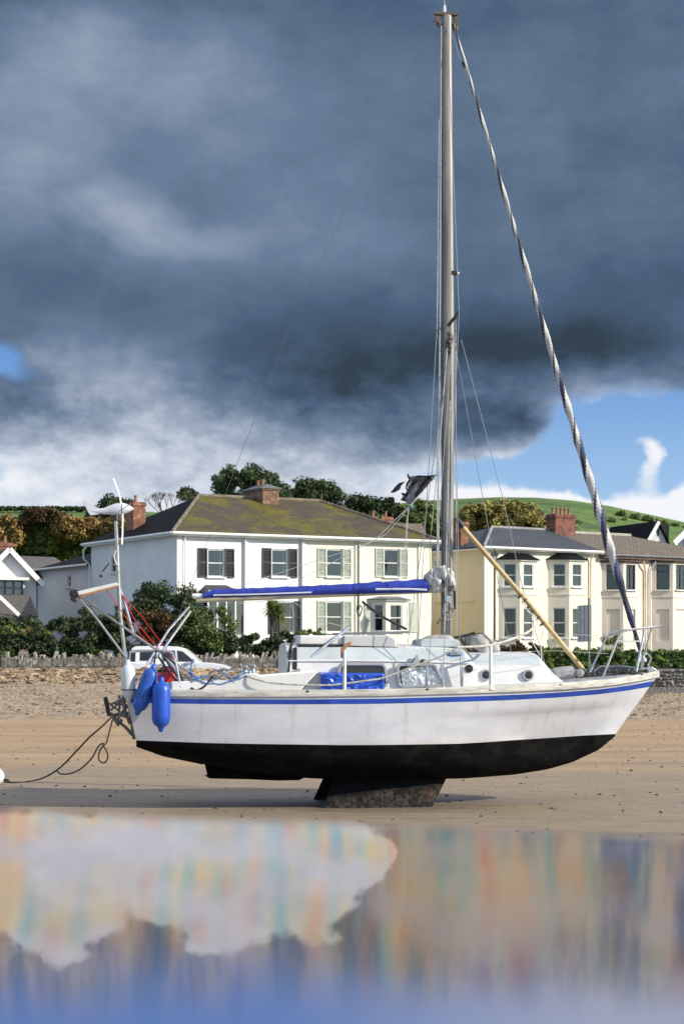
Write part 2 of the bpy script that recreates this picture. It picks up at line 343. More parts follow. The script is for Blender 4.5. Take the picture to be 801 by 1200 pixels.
LEAFG = mat('leaf_green', (.12,.165,.045), .6, .35, 1.2, island=.45, spec=.3)
LEAFD = mat('leaf_dark', (.048,.078,.026), .6, .35, .8, island=.45, spec=.3)
LEAFP = mat('leaf_pine', (.06,.092,.035), .6, .35, .6, island=.4, spec=.3)
LEAFO = mat('leaf_olive', (.30,.26,.07), .65, .3, .5, island=.4, spec=.3)
LEAFR = mat('leaf_russet', (.26,.17,.06), .7, .35, .5, island=.5, spec=.2)
LEAFB = mat('leaf_brown', (.10,.06,.028), .7, .35, .9, island=.5, spec=.2)
LEAFY = mat('leaf_lime', (.15,.19,.04), .6, .3, 1.0, island=.4, spec=.3)
LEAFS = mat('leaf_sage', (.24,.27,.10), .65, .3, .5, island=.4, spec=.3)
LEAFH = mat('leaf_hedge', (.15,.22,.05), .6, .3, 1.5, island=.4, spec=.3)
BARK = mat('bark', (.10,.075,.055), .9, .35, 4, .02)
STONEW = mat('wall_stone', (.24,.21,.18), .9, .4, 3.5, .05, spots=(5, .56, (.50,.46,.40)))
rk = random.Random(11)

def rock(mb, c, s, rnd, seg=6):
    rot = Matrix.Rotation(rnd.random()*6.28, 3, 'Z') @ Matrix.Rotation(rnd.uniform(-.6,.6), 3, 'X')
    pr = [(.05,-.5),(.75,-.3),(1.0,.05),(.7,.42),(.1,.55)]
    vs = []
    for r_, z in pr:
        for k in range(seg):
            a = 6.283*k/seg; j = .75+.5*rnd.random()
            vs.append(Vector(c)+rot @ Vector((r_*math.cos(a)*j*s*1.0, r_*math.sin(a)*j*s*.75, z*s*.8*j)))
    fs = [(i*seg+k, i*seg+(k+1) % seg, (i+1)*seg+(k+1) % seg, (i+1)*seg+k) for i in range(4) for k in range(seg)] + [tuple(range(seg))[::-1], tuple(4*seg+k for k in range(seg))]
    mb.add(vs, fs)
ROCKM = mat('bank_rock', (.36,.26,.165), .9, .5, 1.5, .03, island=.35)
mb = MB()
for i in range(2600):
    x = rk.uniform(-22, 9); y = 69.8 + 6.4*rk.random()**.75; s = rk.uniform(.10,.27)*(.6+.4*(y-69.8)/6.4)
    rock(mb, (x, y, ground_z(x, y)+s*.15), s, rk)
tag(mb.build('rubble_bank', ROCKM), 'loose brown rubble stones along the crest of the beach bank', 'rubble', kind='stuff')
mb = MB()
for i in range(2200):
    x = rk.uniform(-20, 24); y = rk.uniform(56, 79); s = rk.uniform(.04,.10)
    rock(mb, (x, y, ground_z(x, y)+s*.1), s, rk, 5)
tag(mb.build('shingle', ROCKM), 'small beach pebbles scattered below the rubble', 'pebbles', kind='stuff')
mb = MB()
for i in range(650):
    y = rk.uniform(22, 50); x = rk.uniform(-.23, .23)*y; s = rk.choice([.010,.014,.02,.028])*rk.uniform(.7,1.5)
    rock(mb, (x, y, ground_z(x, y)+s*.15), s, rk, 5)
tag(mb.build('sand_debris', mat('dark_pebble', (.10,.08,.06), .8, .5, 2, island=.6)), 'dark pebbles and weed scraps lying on the flat sand', 'pebbles', kind='stuff')

# cock-and-hen stone wall behind the road, left
wl = thing('stone_wall', 'rough grey stone wall with jagged upright coping stones below the hedge', 'stone wall', (-12, 84, .4))
mb = MB(); rowsx = np.arange(-16, 13.01, .35)
for (z0, z1) in [(0,.4),(.4,.8),(.8,1.22)]:
    x = -16
    while x < 13:
        wd = rk.uniform(.22,.6); mb.box((x+wd/2, rk.uniform(-.03,.03), (z0+z1)/2), (wd-.02, .5, z1-z0-.02)); x += wd
mb.box((-1.5, .1, .6), (29, .36, 1.19)); mb.build('wall_body', STONEW, wl, bevel=.015)
mb = MB(); x = -16
while x < 13:
    h = rk.choice([.06,.10,.16,.24,.36])*rk.uniform(.8,1.15); wd = rk.uniform(.05,.13)
    mb.box((x, rk.uniform(-.06,.06), 1.2+h/2), (wd, .42, h), Matrix.Rotation(rk.uniform(-.4,.4), 3, 'Y')); x += wd*rk.uniform(1.0,1.8)
tag(mb.build('coping_stone', mat('coping_pale', (.36,.32,.27), .9, .4, 1.5, .02, island=.35), wl), None, None, kind='stuff')
# pale footpath edge on top of the rubble bank
tag(MB().b2((-30, 76.2, 1.02), (4.6, 76.6, 1.20)).build('path', mat('path_edge', (.42,.36,.29), .9, .3, 2, .01)), None, None, kind='structure')
# cobbled retaining wall, right
wr = thing('cobble_wall', 'low retaining wall of rounded grey cobbles under the clipped hedge', 'stone wall', (18, 80.5, 0))
MB().b2((-11.5, .05, -.2), (16, .6, 1.12)).build('wall_core', STONEW, wr)
mb = MB()
for zi in range(7):
    x = -11.4
    while x < 15.5:
        s = rk.uniform(.07,.13); rock(mb, (x, .03, .06+zi*.165+rk.uniform(-.03,.03)), s, rk); x += s*1.75
tag(mb.build('cobble', mat('cobble_grey', (.30,.27,.235), .85, .4, 1.5, .02, island=.5), wr), None, None, kind='stuff')

# ---------------------------------------------------------------- plants
def plant_tree(name, label, cat, base, clumps, size, m, trunk_r=.25, group=None, trunk=True, seed=1, aspect=.55, dens=1.0, limbs=7, out=.6):
    t = thing(name, label, cat, base, 0, group); b = Vector(base); loc = [(tuple(Vector(c)-b), r_, n*dens) for c, r_, n in clumps]
    leaves('crown', loc, size, m, t, aspect, seed=seed, out=out)
    if trunk:
        mb = MB(); cs = sorted(loc, key=lambda q: -q[2])[:limbs]; mean = sum((Vector(c) for c, _, _ in cs), Vector())/len(cs)
        fork = Vector((mean.x*.4, mean.y*.4, max(.3, mean.z*.45)))
        mb.tube([(0,0,-.3),(fork.x*.3, 0, fork.z*.5), fork], [trunk_r, trunk_r*.85, trunk_r*.65], 8)
        for c, _, _ in cs: mb.tube([fork, (fork+Vector(c))/2+Vector((0,0,-.1*fork.z)), c], [trunk_r*.5, trunk_r*.3, trunk_r*.1], 6)
        mb.build('trunk', BARK, t, smooth=True)
    return t
def clump_field(poly, Y, rad, n_cl, per, seed, depth=1.5, flat=.8):
    """clumps inside the outline poly (photograph pixels) at distance Y; rad = clump radius in metres."""
    rg = random.Random(seed); out = []
    x0, x1 = min(p[0] for p in poly), max(p[0] for p in poly); y0, y1 = min(p[1] for p in poly), max(p[1] for p in poly)
    def inside(x, y):
        c = False; j = len(poly)-1
        for i in range(len(poly)):
            a, b = poly[i], poly[j]
            if (a[1] > y) != (b[1] > y) and x < (b[0]-a[0])*(y-a[1])/(b[1]-a[1])+a[0]: c = not c
            j = i
        return c
    k = 0
    while len(out) < n_cl and k < n_cl*60:
        k += 1; px, py = rg.uniform(x0, x1), rg.uniform(y0, y1)
        if not inside(px, py): continue
        YY = Y + rg.uniform(-depth, depth); s = rad*rg.uniform(.65,1.25)
        out.append((tuple(W(px, py, Y)+Vector((0, YY-Y, 0))), (s, s, s*flat), per))
    return out
def gz(x, y): return ground_z(x, y) if y < 130 else max(ground_z(x, y), hill_z(x, y))
def bush(name, label, cat, poly, Y, rad, n, per, size, m, seed, group=None, depth=1.2, trunk_r=.12, aspect=.55, trunk=True, out=.6):
    cl = clump_field(poly, Y, rad, n, per, seed, depth); mx = sum(c[0][0] for c in cl)/len(cl)
    return plant_tree(name, label, cat, (mx, Y, gz(mx, Y)), cl, size, m, trunk_r, group, trunk, seed, aspect, out=out)
# big garden shrubs in front of the white house
bush('garden_shrub', 'tall dark green shrub against the shaded end of the white house', 'shrub', [(152,716),(156,698),(172,684),(195,678),(214,688),(234,702),(246,716),(240,764),(160,764)], 87.2, .55, 62, 260, .085, LEAFD, 3, depth=1.0)
bush('garden_shrub', 'russet brown shrub growing in front of the tall dark shrub', 'shrub', [(165,730),(175,716),(196,716),(208,728),(205,760),(166,760)], 86.0, .35, 26, 190, .07, LEAFB, 4, depth=.6)
bush('garden_shrub', 'mid green shrub beside the glass porch of the white house', 'shrub', [(206,735),(218,715),(240,708),(256,712),(272,728),(268,764),(206,764)], 86.4, .45, 40, 230, .08, LEAFG, 5, depth=.8)
# hedges
def hedge(name, label, poly, Y, n, per, size, m, seed, rad=.35, depth=.5):
    return bush(name, label, 'hedge', poly, Y, rad, n, per, size, m, seed, depth=depth, trunk=False)
hedge('hedge', 'dark shaded hedge above the jagged stone wall at the left', [(-20,742),(60,740),(96,730),(110,722),(150,720),(156,768),(-20,768)], 85.6, 110, 260, .08, LEAFD, 6)
hedge('hedge', 'ragged dark hedge along the foot of the white house wing', [(-10,724),(20,726),(60,730),(84,722),(104,728),(150,720),(150,734),(-10,740)], 87.5, 45, 150, .085, LEAFD, 7)
bush('garden_shrub', 'small yellow and orange autumn shrub above the left hedge', 'shrub', [(34,738),(42,730),(52,733),(56,741),(36,742)], 86.5, .2, 9, 120, .05, LEAFR, 8, trunk=False)
bush('garden_shrub', 'lime green low shrub at the far left over the hedge', 'shrub', [(-6,742),(4,733),(26,737),(64,742),(62,746),(-6,748)], 86.3, .18, 24, 120, .05, LEAFY, 9, trunk=False)
bush('garden_shrub', 'small round dark shrub against the wall of the house wing', 'shrub', [(93,722),(97,715),(105,713),(112,720),(110,732),(94,732)], 88.6, .25, 10, 150, .07, LEAFD, 10, trunk=False)
hedge('hedge', 'low dark hedge with a dark gateway in front of the palms', [(258,766),(262,742),(300,746),(340,742),(400,744),(402,768)], 85.8, 60, 230, .08, LEAFD, 11)
bush('garden_shrub', 'bright green low plants on top of the front garden hedge', 'shrub', [(346,741),(362,736),(384,738),(392,744),(346,745)], 86.0, .14, 14, 90, .045, LEAFY, 12, trunk=False)
hedge('hedge', 'clipped bright green hedge above the cobble wall at the right', [(632,760),(700,762),(760,763),(830,764),(830,787),(632,787)], 82.0, 420, 130, .055, LEAFH, 13, rad=.18, depth=.35)
hedge('hedge', 'untidy brown garden hedge left of the grey sign', [(586,758),(640,757),(642,786),(586,786)], 82.3, 40, 170, .07, LEAFB, 14, rad=.28, depth=.4)
bush('garden_shrub', 'small olive shrub behind the clipped hedge under the cream bays', 'shrub', [(706,752),(716,744),(728,748),(732,764),(704,764)], 84.5, .22, 9, 120, .05, LEAFY, 15, trunk=False)
bush('garden_shrub', 'spiky low plants at the foot of the yellow bays', 'shrub', [(594,756),(606,751),(626,754),(634,762),(594,762)], 84.0, .15, 12, 90, .05, LEAFB, 16, trunk=False)
# palm-like cordylines
def cordyline(px, pybase, pytop, Y, label, rad, seed):
    b = W(px, pybase, Y); t = thing('cabbage_palm', label, 'palm', b, 0, 'palms in the front garden'); top = W(px, pytop, Y)-b; rg = random.Random(seed)
    MB().tube([(0,0,-.4),(.03,0,top.z*.5), top], [.09,.075,.07], 8).build('trunk', BARK, t, smooth=True)
    mb = MB()
    for i in range(150):
        a = rg.random()*6.283; e = rg.uniform(-.9,1.35); d = Vector((math.cos(a)*math.cos(e), math.sin(a)*math.cos(e), math.sin(e))); l = rad*rg.uniform(.8,1.2)
        side = d.cross(Vector((0,0,1))).normalized()*.03; dr = Vector((0,0,-.22*l*math.cos(e)))
        p0 = top; p1 = top+d*l*.55; p2 = top+d*l+dr
        mb.add([p0-side*.5, p0+side*.5, p1+side, p1-side, p2], [(0,1,2,3),(3,2,4)])
    mb.build('crown', LEAFY, t)
cordyline(317.5, 756, 714, 88.3, 'taller left palm with a rounded head before the white house', .62, 3)
cordyline(326.5, 757, 720, 88.0, 'shorter right palm with pale spiky leaves before the white house', .72, 4)
# trees behind the houses
bush('pine_tree', 'large dark pine behind the main brick chimney of the white house', 'pine tree', [(252,563),(264,551),(280,549),(300,553),(320,560),(334,572),(340,588),(300,604),(256,592),(260,578)], 132, .62, 120, 120, .17, LEAFP, 21, depth=3, trunk_r=.5, aspect=.35)
bush('pine_tree', 'umbrella shaped pine right of the main brick chimney', 'pine tree', [(334,576),(348,569),(364,566),(384,569),(398,578),(399,585),(380,588),(340,592)], 138, .6, 80, 130, .17, LEAFP, 22, depth=3, trunk_r=.4, aspect=.35)
bush('pine_tree', 'small pine tuft showing over the left end of the roof ridge', 'pine tree', [(214,578),(220,575),(228,577),(230,590),(216,590)], 130, .5, 12, 170, .18, LEAFP, 23, depth=1, aspect=.4)
bush('broadleaf_tree', 'broad dark green tree behind the right end of the mossy roof', 'tree', [(398,596),(412,589),(430,587),(452,589),(468,596),(480,612),(420,616),(396,606)], 142, .7, 80, 140, .18, LEAFD, 24, depth=3, trunk_r=.4)
bush('broadleaf_tree', 'bushy green tree between the two houses behind the mast', 'tree', [(468,600),(482,592),(498,593),(510,601),(520,630),(462,630)], 140, .7, 60, 140, .18, LEAFG, 25, depth=3, trunk_r=.4)
bush('broadleaf_tree', 'yellow olive autumn tree behind the slate roof', 'tree', [(538,606),(546,599),(560,595),(582,591),(604,595),(622,598),(636,608),(640,626),(544,626)], 128, .55, 150, 170, .15, LEAFO, 26, depth=2.5, trunk_r=.35)
bush('broadleaf_tree', 'dark tree behind the wind turbine tail', 'tree', [(108,598),(122,589),(140,586),(156,590),(160,626),(112,626)], 182, .8, 80, 120, .20, LEAFD, 27, depth=3, trunk_r=.4)
shr = [([(-12,612),(18,608),(30,618),(28,642),(-12,642)], LEAFR, 'russet shrub at the far left of the hillside scrub'),
       ([(18,616),(40,610),(62,618),(66,646),(20,646)], LEAFS, 'big green shrub above the slate roof of the gabled house'),
       ([(52,626),(74,620),(92,630),(94,652),(54,654)], LEAFS, 'green shrub just above the black wing roof'),
       ([(66,612),(84,608),(100,613),(104,632),(70,630)], LEAFR, 'orange brown shrub in the middle of the hillside scrub'),
       ([(96,612),(112,610),(130,616),(134,634),(98,634)], LEAFR, 'orange shrub under the turbine tail'),
       ([(88,630),(104,628),(122,632),(126,642),(92,650)], LEAFY, 'yellow green shrub beside the wing roof'),
       ([(28,604),(44,600),(66,600),(74,610),(32,612)], LEAFB, 'dark scrub clump at the edge of the green field'),
       ([(-14,636),(8,632),(22,640),(22,656),(-14,656)], LEAFD, 'dark shrub behind the brick chimney at the far left'),
       ([(30,640),(52,638),(66,650),(60,660),(34,658)], LEAFD, 'dark shrub at the foot of the hillside scrub'),
       ([(124,616),(140,608),(152,614),(156,634),(128,634)], LEAFR, 'russet shrub left of the side chimney')]
for i, (pl, m_, lb) in enumerate(shr):
    bush('hillside_shrub', lb, 'shrub', pl, 172+(i % 3)*3, .62, 110, 90, .17, m_, 40+i, 'shrubs on the hillside', depth=2.5, trunk=False)
bush('field_hedge', 'long dark hedge on the skyline above the left field', 'hedge', [(-30,595.5),(60,595),(105,595.5),(112,597),(-30,597)], 405, .5, 200, 50, .35, LEAFD, 60, depth=2, trunk=False)
bush('field_hedge', 'dark hedgerow running across the upper right hillside', 'hedge', [(722,600),(760,607),(806,617),(806,620),(760,612),(722,604)], 380, .7, 40, 60, .30, LEAFG, 61, depth=2, trunk=False)
rgb_ = random.Random(5)
for i in range(16):                                                     # scrub dots on the right hill
    px = rgb_.uniform(668, 770); py = rgb_.uniform(606, 640)
    Y = 420
    for yy in range(140, 420, 6):
        if HZ-(hill_z(X_(px, yy), yy)-CAMZ)/yy*F < py: Y = yy; break
    c = W(px, py, Y); s = rgb_.uniform(.6,1.5)
    o = tag(leaves('gorse_bush', [((0,0,.3),(s,s,s*.6),120)], .28, LEAFG, seed=80+i), 'small gorse bush dotted on the right hillside', 'bush', 'bushes dotted over the right hillside'); o.location = (c.x, Y, hill_z(c.x, Y))
# bare tree
t = thing('bare_tree', 'leafless twiggy tree behind the brick side chimney', 'tree', (X_(196,125), 125, 3))
mb = MB(); rb = random.Random(4)
def twig(p, d, l, r_, n):
    q_ = p+d*l; mb.tube([p, q_], [r_, r_*.65], 4, cap=False)
    if n:
        for _ in range(3): twig(q_, (d+Vector((rb.uniform(-.7,.7), rb.uniform(-.5,.5), rb.uniform(-.1,.5)))).normalized(), l*.72, r_*.6, n-1)
z_ = Z_(596,125)-3; mb.tube([(0,0,-.5),(0,0,z_-1.4)], [.16,.1], 6)
for k in range(3): twig(Vector((0,0,z_-1.5)), Vector((rb.uniform(-.7,.7),0,1)).normalized(), 1.0, .06, 4)
mb.build('branches', BARK, t)

# ================================================================ BUILDINGS
WHITE = mat('render_white', (.78,.78,.77), .85, .06, .5, .003, 12, spots=(1.3,.66,(.66,.66,.64)))
CREAM = mat('render_cream', (.78,.745,.63), .85, .06, .5, .003, 12, spots=(1.3,.66,(.70,.67,.57)))
YELLOW = mat('render_yellow', (.72,.61,.40), .85, .06, .5, .003, 12, spots=(1.1,.64,(.62,.52,.34)))
YELLOW2 = mat('render_pale_yellow', (.76,.71,.58), .85, .06, .5, .003, 12, spots=(1.1,.64,(.64,.58,.42)))
PINKC = mat('render_rose_cream', (.74,.66,.58), .85, .07, .5, .003, 12, spots=(1.1,.60,(.62,.55,.48)))
TRIMW = mat('trim_white', (.80,.80,.78), .5, .08, 2)
FRAMEW = mat('frame_white', (.78,.78,.76), .4, .08, 2)
FRAMEK = mat('frame_black', (.015,.015,.018), .4, .2, 2)
SHUTD = mat('shutter_charcoal', (.035,.04,.048), .6, .25, 3)
SHUTG = mat('shutter_sage', (.50,.55,.47), .6, .12, 3)
CURT = mat('net_curtain', (.78,.80,.84), .9, .15, 6)
BRICK = mat('brick', (.26,.12,.075), .9, .35, 2.5, .02, spots=(6,.58,(.42,.24,.16)))
BRICKD = mat('brick_weathered', (.22,.12,.08), .9, .4, 2.5, .02, spots=(5,.55,(.34,.27,.20)))
POTM = mat('terracotta', (.30,.15,.09), .8, .25, 4)
LEAD = mat('lead', (.13,.14,.15), .6, .3, 3)
PIPE = mat('pipe_grey', (.55,.55,.52), .6, .1, 3)
PANE = glassy('window_pane', (.6,.66,.72), .07)
def roof_mat(name, c1, c2, moss=None, rows=4.2, thr=.5, sp=.35):
    m = bpy.data.materials.new(name); m.use_nodes = True; t = NT(m.node_tree); p = t.n['Principled BSDF']
    co = t.node('ShaderNodeTexCoord').outputs['Object']; s = t.node('ShaderNodeSeparateXYZ'); t.l.new(co, s.inputs[0])
    bt = t.node('ShaderNodeTexBrick'); t.put(bt.inputs['Vector'], t.xyz(E(t, s.outputs[0]) + E(t, s.outputs[1])*.0, E(t, s.outputs[1]) + E(t, s.outputs[2])*1.5))
    bt.inputs['Scale'].default_value = 1; bt.inputs['Brick Width'].default_value = .34; bt.inputs['Row Height'].default_value = .26; bt.inputs['Mortar Size'].default_value = .025
    bt.inputs['Color1'].default_value = (.75,.75,.75,1); bt.inputs['Color2'].default_value = (1.15,1.15,1.15,1); bt.inputs['Mortar'].default_value = (.5,.5,.5,1)
    n = t.noise(co, 1.1, 6, .62); n2 = t.noise(t.mapping(co, (.5,.5,.5)), .9, 5, .65); nf_ = t.noise(co, 6, 4, .7)
    c = t.mix(n, c1, c2); c = t.mix(t.sstep(nf_, .58, .66)*.5, c, tuple(min(1, q*1.9) for q in c2))
    if moss: c = t.mix(t.sstep(n2*.6+nf_*.4, thr, thr+.10), c, t.mix(nf_, tuple(q*.55 for q in moss), moss))
    c = t.mix(.8, c, bt.outputs[0], 'MULTIPLY'); t.l.new(c, p.inputs['Base Color']); p.inputs['Roughness'].default_value = .75; p.inputs['Specular IOR Level'].default_value = sp
    b = t.node('ShaderNodeBump'); b.inputs['Distance'].default_value = .03; t.put(b.inputs['Height'], E(t, bt.outputs[1])*-1.0+nf_*.5); t.l.new(b.outputs[0], p.inputs['Normal']); return m
MOSSR = roof_mat('mossy_tiles', (.055,.042,.030), (.10,.08,.055), (.175,.155,.02), thr=.475)
SLATE = roof_mat('slate_tiles', (.045,.052,.066), (.075,.085,.105))
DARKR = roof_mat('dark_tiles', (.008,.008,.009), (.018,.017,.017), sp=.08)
TANR = roof_mat('weathered_tiles', (.13,.105,.08), (.21,.175,.13), (.26,.22,.13), thr=.56)
GREYR = roof_mat('grey_tiles', (.09,.085,.08), (.14,.13,.12))

class House:
    """local frame: a along the front from the corner, b into the house, z up."""
    def __init__(s, name, label, cat, px, Y, theta, zg, group=None):
        s.c = Vector((X_(px, Y), Y, zg)); s.th = R(theta); s.root = thing(name, label, cat, s.c, s.th, group); s.zg = zg
        s.ca, s.sa = math.cos(s.th), math.sin(s.th)
    def a(s, px, b=0):                                     # a at which the front line (offset b) shows at px
        k = (px-CX)/F; x0 = s.c.x - s.sa*b; y0 = s.c.y + s.ca*b
        return (k*y0-x0)/(s.ca-k*s.sa)
    def b(s, px, a=0):
        k = (px-CX)/F; x0 = s.c.x + s.ca*a; y0 = s.c.y + s.sa*a
        return (k*y0-x0)/(-s.sa-k*s.ca)
    def z(s, py, a, b=0):
        return Z_(py, s.c.y+s.sa*a+s.ca*b)-s.zg
    def wall(s, name, m, p0, p1, z0, z1, openings=(), t=.28, parent=None):
        """openings: (centre along, width, zlow, zhigh); the wall has real openings with reveals."""
        p0, p1 = Vector(p0), Vector(p1); d = (p1-p0); Lw = d.length; d.normalize(); n = Vector((-d.y, d.x))   # inward
        us = sorted({0, Lw, *[o[0]-o[1]/2 for o in openings], *[o[0]+o[1]/2 for o in openings]}); zs = sorted({z0, z1, *[o[2] for o in openings], *[o[3] for o in openings]})
        P = lambda u, z, k=0: (*(p0+d*u+n*k), z); mb = MB()
        for u0, u1 in zip(us, us[1:]):
            for a0, a1 in zip(zs, zs[1:]):
                um, zm = (u0+u1)/2, (a0+a1)/2
                if any(abs(um-o[0]) < o[1]/2 and o[2] < zm < o[3] for o in openings): continue
                mb.add([P(u0,a0),P(u1,a0),P(u1,a1),P(u0,a1)], [(0,1,2,3)]); mb.add([P(u0,a0,t),P(u1,a0,t),P(u1,a1,t),P(u0,a1,t)], [(3,2,1,0)])
        for o in openings:
            a, b_, c, e = o[0]-o[1]/2, o[0]+o[1]/2, o[2], o[3]
            q = [P(a,c),P(b_,c),P(b_,e),P(a,e)]; qi = [P(a,c,t),P(b_,c,t),P(b_,e,t),P(a,e,t)]
            mb.add(q+qi, [(0,4,5,1),(1,5,6,2),(2,6,7,3),(3,7,4,0)])
        return mb.build(name, m, parent or s.root)
    def window(s, p0, p1, o, fm=None, sill=True, bars='sash', curtain=.5, inset=.1, label=None, mull=0):
        fm = fm or FRAMEW; p0, p1 = Vector(p0), Vector(p1); d = (p1-p0).normalized(); n = Vector((-d.y, d.x)); ang = math.atan2(d.y, d.x); rot = Matrix.Rotation(ang, 3, 'Z')
        cu, wd, z0, z1 = o; h = z1-z0; ctr = p0+d*cu+n*inset
        def L(u, k, z): q = ctr+d*u+n*k; return (q.x, q.y, z)
        f = MB(); tk = .065
        for sx in (-1, 1): f.box(L(sx*(wd/2-tk/2), 0, z0+h/2), (tk, .08, h), rot)
        for zz in (z0+tk/2, z1-tk/2): f.box(L(0, 0, zz), (wd-2*tk, .08, tk), rot)
        if bars == 'sash': f.box(L(0, .005, z0+h*.5), (wd-2*tk, .07, .05), rot)
        if bars == 'top': f.box(L(0, .005, z0+h*.72), (wd-2*tk, .07, .055), rot)
        for k in range(mull): f.box(L((k+1)/(mull+1)*wd-wd/2, .008, z0+h/2), (.05, .06, h-2*tk), rot)
        w_ = f.build('window', fm, s.root)
        if label: w_['label'] = label
        MB().add([L(-wd/2+tk,.02,z0+tk), L(wd/2-tk,.02,z0+tk), L(wd/2-tk,.02,z1-tk), L(-wd/2+tk,.02,z1-tk)], [(0,1,2,3)]).build('pane', PANE, w_)
        if sill: MB().box(L(0, -inset-.03, z0-.04), (wd+.16, .2, .08), rot).build('sill', TRIMW, w_, bevel=.01)
        if curtain:
            for sx in (-1, 1):
                mb = MB(); n_ = 10; u0 = sx*(wd/2-.03); u1 = sx*(wd/2-wd*curtain*.5); rows = []
                for k in range(n_+1):
                    u = u0+(u1-u0)*k/n_; rows.append([L(u, .13+.025*math.sin(k*2.2), z0+.02), L(u, .13+.025*math.sin(k*2.2), z1-.02)])
                mb.grid(rows).build('curtain', CURT, w_)
        return w_
    def shutters(s, o, b, m, wd, z0, z1):
        for sx in (-1, 1):
            mb = MB(); c = o+sx*(wd['w']/2+wd['s']/2+.02); W2 = wd['s']
            for k in (-1, 1): mb.box((c+k*(W2/2-.03), b-.04, (z0+z1)/2), (.06, .05, z1-z0))
            for zz in (z0+.04, (z0+z1)/2, z1-.04): mb.box((c, b-.04, zz), (W2-.12, .05, .08))
            nz = int((z1-z0-.1)/.075)
            for k in range(nz): mb.box((c, b-.035, z0+.06+k*.075), (W2-.12, .055, .012), Matrix.Rotation(R(-40), 3, 'X'))
            mb.b2((c-W2/2+.02, b-.012, z0+.02), (c+W2/2-.02, b-.004, z1-.02)); mb.build('shutter', m, s.root)
def chimney(name, parent, m, a, b, z0, z1, da, db, pots=2, cap=True, rot=None, potm=None):
    mb = MB(); mb.b2((a-da/2, b-db/2, z0), (a+da/2, b+db/2, z1-.22))
    nb = int((z1-z0)/.075)
    if cap:
        mb.b2((a-da/2-.05, b-db/2-.05, z1-.221), (a+da/2+.05, b+db/2+.05, z1-.10)); mb.b2((a-da/2-.02, b-db/2-.02, z1-.101), (a+da/2+.02, b+db/2+.02, z1))
    c = mb.build(name, m, parent, bevel=.01)
    for k in range(pots):
        u = (k+.5)/pots-.5; pa, pb = (a+u*da, b) if da >= db else (a, b+u*db)
        MB().lathe([(.11,0),(.12,.04),(.095,.08),(.085,.33),(.11,.36),(.11,.42),(.07,.42),(.07,.30)], (pa, pb, z1-.005), 10).build('chimney_pot', potm or POTM, c, smooth=True)
    return c
def roof_poly(name, m, polys, parent, t=.10):
    mb = MB()
    for pl in polys:
        n = len(pl); mb.add([Vector(p) for p in pl]+[Vector(p)-Vector((0,0,t)) for p in pl], [tuple(range(n)), tuple(range(2*n-1, n-1, -1))]+[(i, i+n, (i+1) % n+n, (i+1) % n) for i in range(n)])
    return mb.build(name, m, parent)

# ---- house 1: white and cream semi-detached pair
TH1 = 29.4; Y1 = 90.0
h1 = House('semi_detached_house', 'large white and cream house with mossy hipped roof and shutters', 'house', 207, Y1, TH1, 2.0)
EZ = h1.z(625.5, 0); AW = h1.a(505); D1 = h1.b(107); D2 = h1.b(43)
am = h1.a(353.5)
# windows: (px centre, lower?, style)
ups = [253, 327.5, 391.5, 458.5]; w1 = .98; s1 = .55
def fz(py, px): return h1.z(py, h1.a(px))
openL, openR = [], []; info = []
for px in ups:
    a = h1.a(px); z0, z1 = h1.z(676, a), h1.z(643.5, a); info.append((a, z0, z1)); (openL if px < 353 else openR).append((a, w1, z0, z1))
low = [(262, 1.15), (335, 1.0), (391.5, 1.0)]
for px, ww in low:
    a = h1.a(px); z0, z1 = h1.z(741 if px > 350 else 742, a), h1.z(705, a); info.append((a, z0, z1)); (openL if px < 353 else openR).append((a, ww, z0, z1))
h1.wall('wall', WHITE, (0,0), (am,0), -1.2, EZ, openL)
h1.wall('wall', CREAM, (am,0), (AW,0), -1.2, EZ, [(o[0]-am, *o[1:]) for o in openR])
ew = MB(); ew.build
side_open = [(D1-h1.b(133), .8, h1.z(671,0,h1.b(133)), h1.z(652,0,h1.b(133))), (D1-h1.b(136), .8, h1.z(725,0,h1.b(136)), h1.z(709,0,h1.b(136)))]
h1.wall('wall', WHITE, (0,D1), (0,0), -1.2, EZ-.005, side_open)
h1.wall('wall', CREAM, (AW,0), (AW,D1), -1.2, EZ-.005); h1.wall('wall', WHITE, (AW,D1), (0,D1), -1.2, EZ-.005)
for i, (a, z0, z1) in enumerate(info):
    ww = w1 if i < 4 else low[i-4][1]; o = (a, ww, z0, z1)
    h1.window((0,0), (1,0), o, curtain=.38 if a < am else .16, label=None)
    h1.shutters(a, 0, SHUTD if a < am else SHUTG, {'w': ww+.02, 's': s1}, z0-.04, z1+.04)
for o in side_open: h1.window((0,D1), (0,0), o, curtain=.2)
DIM = mat('dim_interior', (.018,.022,.032), .9, .2, 2)  # darkness of the rooms put into a near-black colour behind the panes
MB().b2((.4,1.3,-.6),(AW-.4,1.4,EZ-.1)).build('room_darkness_sheet', DIM, h1.root)
MB().b2((1.2,1.5,-.6),(1.3,D1-.4,EZ-.1)).build('room_darkness_sheet', DIM, h1.root)
